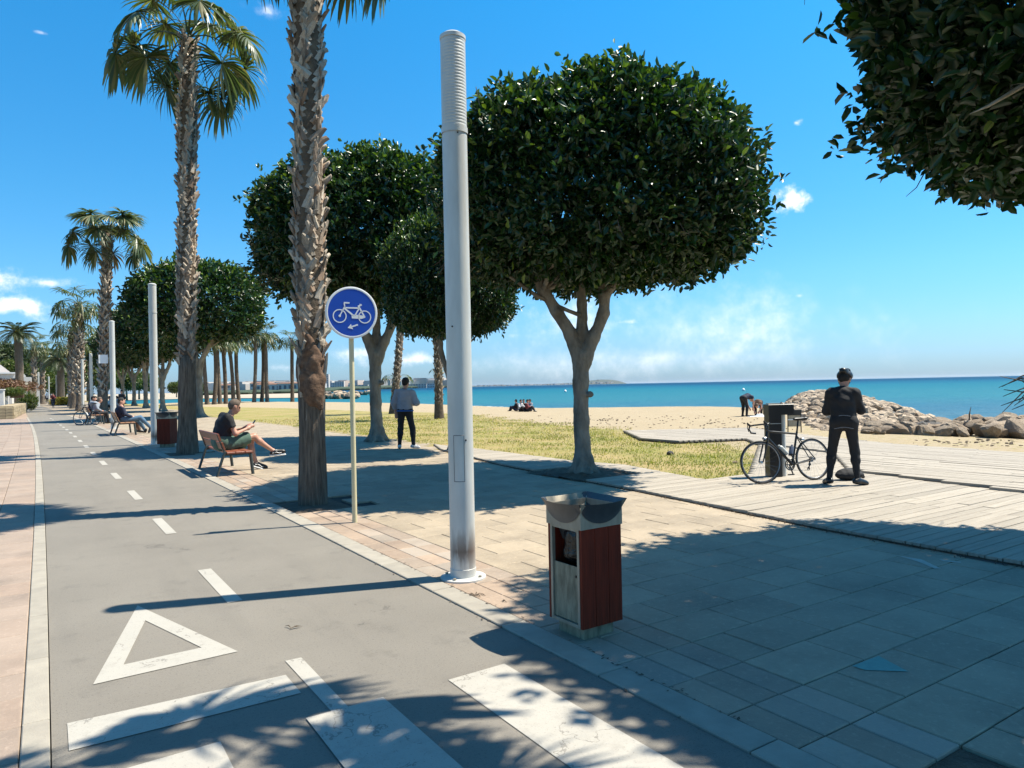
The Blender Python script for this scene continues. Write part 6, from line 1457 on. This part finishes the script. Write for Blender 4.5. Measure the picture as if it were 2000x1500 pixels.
person('seated man in black polo shirt and sage green shorts looking at his phone, legs crossed', (3.0, 14.95, -.015), R(-90), sj, dict(legs='greenshort', shorts=.80, loose=.022, top='darkcloth', topname='polo_shirt', bulk=.018, sleeve=.62, shoe='black', sole=True, hem=-.11, neckz=-.02), .0105, 1.12, None, 'brownhair', (glasses, stripe, handphone), 1.42)
# people on the further benches
SIT = dict(pel=(0, -.08, .54), che=(0, -.13, .86), nec=(0, -.08, 1.04), hed=(0, -.03, 1.18), look=(0, 1, -.25), hL=(-.09, -.03, .52), hR=(.09, -.03, .52), kL=(-.12, .42, .52), kR=(.12, .42, .52), aL=(-.11, .44, .10), aR=(.11, .52, .10), tL=(-.13, .62, .04), tR=(.13, .70, .04),
           sL=(-.19, -.11, .99), sR=(.19, -.11, .99), eL=(-.25, -.02, .72), eR=(.25, -.02, .72), wL=(-.12, .20, .62), wR=(.12, .20, .62), fL=(-.08, .28, .60), fR=(.08, .28, .60))
def folk(label, loc, face, J, top, legs, hair='darkhair', sc=1.0, group='people further along the promenade', shoe='black', h=.022, **k):
    return person(label, loc, face, J, dict(legs=legs, top=top, bulk=.018, loose=.014, shoe=shoe, hem=-.08, **k), h, sc, group, hair)
slouch = mod(SIT, che=(0, -.18, .83), nec=(0, -.17, 1.01), hed=(0, -.12, 1.15), kL=(-.10, .42, .50), aL=(-.10, .62, .12), kR=(.08, .46, .58), aR=(.05, .78, .22))
x2 = 2.86+off(31.9)
folk('person in navy jacket and blue jeans sitting on the near end of the second bench', (x2, 31.5, 0), R(-90), slouch, 'navycloth', 'jeans', sc=1.12, h=.016)
folk('person in dark top and brown trousers sitting on the far end of the second bench', (x2, 32.4, 0), R(-90), mod(SIT, look=(.2, 1, -.1)), 'darkcloth', 'browncloth', sc=1.1)
x3 = 2.76+off(44)
folk('person in grey jacket hunched forward on the third bench', (x3, 43.9, 0), R(-70), mod(SIT, che=(0, .02, .84), nec=(0, .12, 1.0), hed=(0, .2, 1.12)), 'greycloth', 'darkcloth', 'brownhair', 1.15)
folk('person in navy top sitting on the far end of the third bench', (x3, 44.8, 0), R(-100), SIT, 'navycloth', 'jeans', 'darkhair', 1.15)
for i, (px, dep, fc, pose, tp, lg, lb) in enumerate([(238, 58, 2.4, STAND, 'darkcloth', 'darkcloth', 'standing person in black just right of the third lamp column'), (213, 60, 1.2, SIT, 'whitecloth', 'darkcloth', 'seated person in white behind the third bench'), (203, 63, -1.0, SIT, 'browncloth', 'darkcloth', 'seated person in brown between third palm and lamp'),
                                                       (228, 64, .5, SIT, 'whitecloth', 'navycloth', 'seated person in white right of the third lamp column'), (186, 66, 2, SIT, 'darkcloth', 'darkcloth', 'seated person in black behind the fourth lamp column'),
                                                       (86, 128, .2, STAND, 'darkcloth', 'navycloth', 'walker in black far down the path'), (92, 135, .2, STAND, 'whitecloth', 'navycloth', 'walker in white far down the path')]):
    p = at(px, 790, dep); folk(lb, (p.x, p.y, 0), fc, pose, tp, lg, sc=1.08, h=.035)
pc = at(104, 790, 88); bicycle((pc.x, pc.y, 0), R(-97), 0, 1.1, 'bicycle ridden towards the camera far down the path')
folk('cyclist in dark red top riding far down the path', (pc.x, pc.y, .42), R(175), mod(SIT, che=(0, .05, .86), nec=(0, .12, 1.03), hed=(0, .18, 1.17), aL=(-.1, .2, .05), aR=(.1, .3, -.05), tL=(-.1, .3, 0), tR=(.1, .4, -.1), wL=(-.2, .4, .72), wR=(.2, .4, .72), fL=(-.2, .46, .7), fR=(.2, .46, .7)), 'redcloth', 'navycloth', sc=1.1, h=.03)
# picnic group and two bending people on the beach
GS = mod(SIT, pel=(0, 0, .14), che=(0, -.03, .46), nec=(0, 0, .64), hed=(0, .04, .79), hL=(-.09, .03, .12), hR=(.09, .03, .12), kL=(-.2, .38, .36), kR=(.2, .38, .36), aL=(-.14, .55, .07), aR=(.14, .55, .07), tL=(-.15, .7, .03), tR=(.15, .7, .03), sL=(-.18, -.02, .59), sR=(.18, -.02, .59), eL=(-.24, .1, .36), eR=(.24, .1, .36), wL=(-.14, .32, .36), wR=(.14, .32, .36), fL=(-.1, .4, .36), fR=(.1, .4, .36))
for i, (px, tp, lb) in enumerate([(1009, 'darkcloth', 'leftmost sitter of the beach group, dressed in black'), (1017, 'whitecloth', 'sitter in white, second from the left in the beach group'), (1023, 'darkcloth', 'sitter in dark clothes in the middle of the beach group'), (1030, 'redcloth', 'sitter in red, fourth from the left in the beach group'), (1036, 'greycloth', 'rightmost sitter of the beach group, dressed in grey')]):
    p = gp(px, 803.5+(i % 2)*.8, 0); folk(lb, (p.x, p.y, .0), [.6, 3.3, 2.6, 4.0, 1.6][i], GS, tp, 'darkcloth' if i % 2 else 'navycloth', sc=.82, h=.028, group='group sitting on the beach')
bend = mod(STAND, pel=(0, -.1, .93), che=(0, .22, 1.02), nec=(0, .38, .93), hed=(0, .50, .84), look=(0, .5, -1), sL=(-.18, .33, .96), sR=(.18, .33, .96), eL=(-.2, .40, .66), eR=(.2, .40, .66), wL=(-.12, .46, .42), wR=(.12, .46, .42), fL=(-.1, .5, .33), fR=(.1, .5, .33), hL=(-.09, -.09, .89), hR=(.09, -.09, .89))
p = gp(1455, 814); folk('person in navy bending over on the sand left of the shower post', (p.x, p.y, 0), -YAW-R(60), bend, 'navycloth', 'darkcloth', sc=.92, h=.02, group='two people bending over on the beach')
p = gp(1482, 812); folk('person in brown crouching over a towel on the sand beside the shower post', (p.x, p.y, 0), -YAW+R(150), mod(bend, pel=(0, -.1, .7), hL=(-.09, -.09, .67), hR=(.09, -.09, .67), che=(0, .2, .72), nec=(0, .33, .62), hed=(0, .42, .52), sL=(-.18, .3, .64), sR=(.18, .3, .64), eL=(-.2, .36, .42), eR=(.2, .36, .42), wL=(-.12, .42, .25), wR=(.12, .42, .25), fL=(-.1, .46, .2), fR=(.1, .46, .2), kL=(-.15, .15, .42), kR=(.15, .15, .42)), 'browncloth', 'darkcloth', 'brownhair', .9, h=.02, group='two people bending over on the beach')
q = MB(); q.box((0, 0, .02), (1.3, .7, .02)); q.box((.2, .1, .07), (.4, .25, .1), top=.6); q.build('beach_towel', M_['white'], loc=gp(1485, 814), rot=(0, 0, .3), label='white beach towel under the crouching person', cat='towel')

# ================================================================== HOUSES AND WALLS ON THE LEFT
def blk(name, pts, parent, mat, z0=0): pass
o = empty('white_house', at(20, 790, 108), 0, label='white house with pale tiled roof behind the garden wall, at the left edge', cat='house')
q = MB(); q.box((-2.2, 5, 2.3), (8, 12, 4.6)); q.build('wall', M_['wall'], o); q = MB(); q.box((1.9, 2, 2.05), (1.6, 8, 4.1)); q.build('gable_wall', M_['wall'], o)
q = MB(); q.box((-3.2, 5, 5.4), (7.0, 12.6, 1.5), top=.55); q.build('roof', M_['tileroof'], o)
q = MB(); q.box((-3.0, -1.05, 4.75), (7.4, .5, .22)); q.build('eave', M_['white'], o)
for x in (-3.6, -1.4, .6): q = MB(); q.box((x, -1.04, 3.4), (.9, .08, 1.1)); q.build('window', M_['glass'], o)
g0 = gp(4, 812); o = empty('garden_wall', g0, 0, label='white rendered garden wall at the left edge', cat='wall'); q = MB(); q.box((-.5, 4, 1.05), (1.3, 9, 2.1)); q.build('rendered_wall', M_['wall'], o); q = MB(); q.box((-.5, 4, 2.13), (1.4, 9.1, .07)); q.build('coping', M_['white'], o)
pA = gp(26, 818); pB = gp(52, 805); dv = (pB-pA); Lw = dv.length; o = empty('stone_planter', pA, math.atan2(dv.y, dv.x), label='low yellow stone planter wall below the brown panel', cat='planter')
r_ = random.Random(2)
q = MB(); q.box((Lw/2, .45, .40), (Lw, .8, .8)); q.build('core', M_['joint'], o)
for j in range(4):
    x = 0
    while x < Lw-.2:
        w = min(r_.uniform(.4, 1.0), Lw-x); q = MB(); q.box((0, 0, 0), (w-.03, .12, .19), bev=.02); q.build('stone', M_['stone'], o, loc=(x+w/2, .02+r_.uniform(-.015, .015), .11+.21*j)); x += w
    for k in range(2): q = MB(); q.box((0, 0, 0), (.12, .42, .19), bev=.02); q.build('stone', M_['stone'], o, loc=(-.03, .23+.44*k, .11+.21*j))
q = MB(); q.box((Lw*.5, .45, .86), (Lw+.1, .95, .08)); q.build('capstone', M_['stone'], o)
pC = gp(20, 806); dd = (pC-Vector((0, 0, 0))).length; o = empty('brown_panel', at(33, 790, 62), -YAW+R(0), label='brown slatted panel between the white wall and the green shrub', cat='panel')
for k in range(9): q = MB(); q.box((0, 0, 0), (.118, .04, .95)); q.build('slat', M_['brownpanel'], o, loc=(-.52+.13*k, 0, 1.05))
q = MB(); q.box((0, .06, 1.05), (1.2, .04, .9)); q.build('backing', M_['brownpanel'], o)
o = empty('planter_box', at(28, 790, 64), -YAW, label='grey concrete planter above the brown panel', cat='planter'); q = MB(); q.box((.1, 0, 1.75), (2.0, .5, .42)); q.build('box', M_['kerb'], o)
for i, (px, dep, hh, lb) in enumerate([(63, 84, 2.6, 'square stone gate pillar nearest the green shrub'), (68, 92, 2.7, 'square stone gate pillar second in the row'), (74, 102, 2.9, 'white gate pillar third in the row, furthest away')]):
    p = at(px, 790, dep); o = empty('gate_pillar', (p.x, p.y, 0), 0, label=lb, cat='pillar', group='gate pillars on the left')
    q = MB(); q.box((0, 0, hh/2), (.42, .5, hh)); q.build('pillar', M_['stone'] if i < 2 else M_['wall'], o); q = MB(); q.box((0, 0, hh+.05), (.52, .6, .1)); q.build('cap', M_['wall'], o)
p = at(58, 790, 110); q = MB(); q.box((-2.5, 8, 1.2), (1.2, 40, 2.4)); o = empty('boundary_wall', (p.x, p.y, 0), 0, label='pale boundary wall running behind the pillars', cat='wall'); q.build('wall', M_['wall'], o)

# the air over the bay
hz = MB(); hz.box((6000, 9000, 37.0), (56000, 46000, 80.0)); hob = hz.build('haze', M_['white'], kind='stuff'); hm = bpy.data.materials.new('thin_sea_haze'); hm.use_nodes = True
ht = hm.node_tree; ht.nodes.clear(); pv = N(ht, 'ShaderNodeVolumePrincipled'); pv.inputs['Density'].default_value = 1.4e-5; pv.inputs['Color'].default_value = (.80, .90, 1, 1); pv.inputs['Anisotropy'].default_value = .2
ou = N(ht, 'ShaderNodeOutputMaterial'); ht.links.new(pv.outputs[0], ou.inputs['Volume']); hob.data.materials[0] = hm
# small litter on the path
def twigs(name, px, py, label, n=3, s_=.05):
    p = gp(px, py, .006); b = MB(); r_ = random.Random(px)
    for i in range(n):
        a = r_.uniform(0, 6.28); c = Vector((r_.uniform(-.05, .05), r_.uniform(-.04, .04), .002)); d = Vector((math.cos(a), math.sin(a), 0))*s_*r_.uniform(.6, 1.2)
        b.tube([c-d, c+Vector((.006, .01, .008)), c+d], [.0015, .005, .001], 5, flat=.6)
    b.build(name, M_['palmcore'], loc=p, label=label, cat='leaf', group='dry leaves fallen on the path')
twigs('dry_leaf', 566, 1228, 'curled dry leaves on the asphalt right of the painted triangle', 3, .05); twigs('dry_leaf', 930, 1163, 'dark scraps of dry leaf on the pink tiles below the lamp column', 8, .035); twigs('dry_leaf', 985, 1172, 'single dry leaf on the pink tiles left of the litter bin', 2, .03)
b = MB(); r_ = random.Random(9)
for i in range(420):
    y = r_.uniform(2.2, 22); x = r_.choice([2.505, 2.69, 2.70])+r_.gauss(0, .012)+off(y); a = r_.uniform(0, 6.28); l = r_.uniform(.006, .022); z = .012 if x < 2.6 else .019; d = Vector((math.cos(a), math.sin(a), .1))*l; c = Vector((x, y, z-.004)); n_ = Vector((-d.y, d.x, 0))*.4
    b.add([c-d, c+n_, c+d, c-n_], [(0, 1, 2, 3)])
for i in range(700):
    y = r_.uniform(2, 16); x = deckL(y)-.03+r_.gauss(0, .03); a = r_.uniform(0, 6.28); l = r_.uniform(.01, .05); d = Vector((math.cos(a)*.6, math.sin(a)*.6, .7))*l; c = Vector((x, y, .004)); n_ = Vector((-d.y, d.x, 0))*.3
    b.add([c, c+n_+d*.5, c+d, c-n_+d*.5], [(0, 1, 2, 3)])
b.build('joint_debris', M_['soil'], kind='stuff', label='dark dry debris and weeds in the kerb and deck joints')
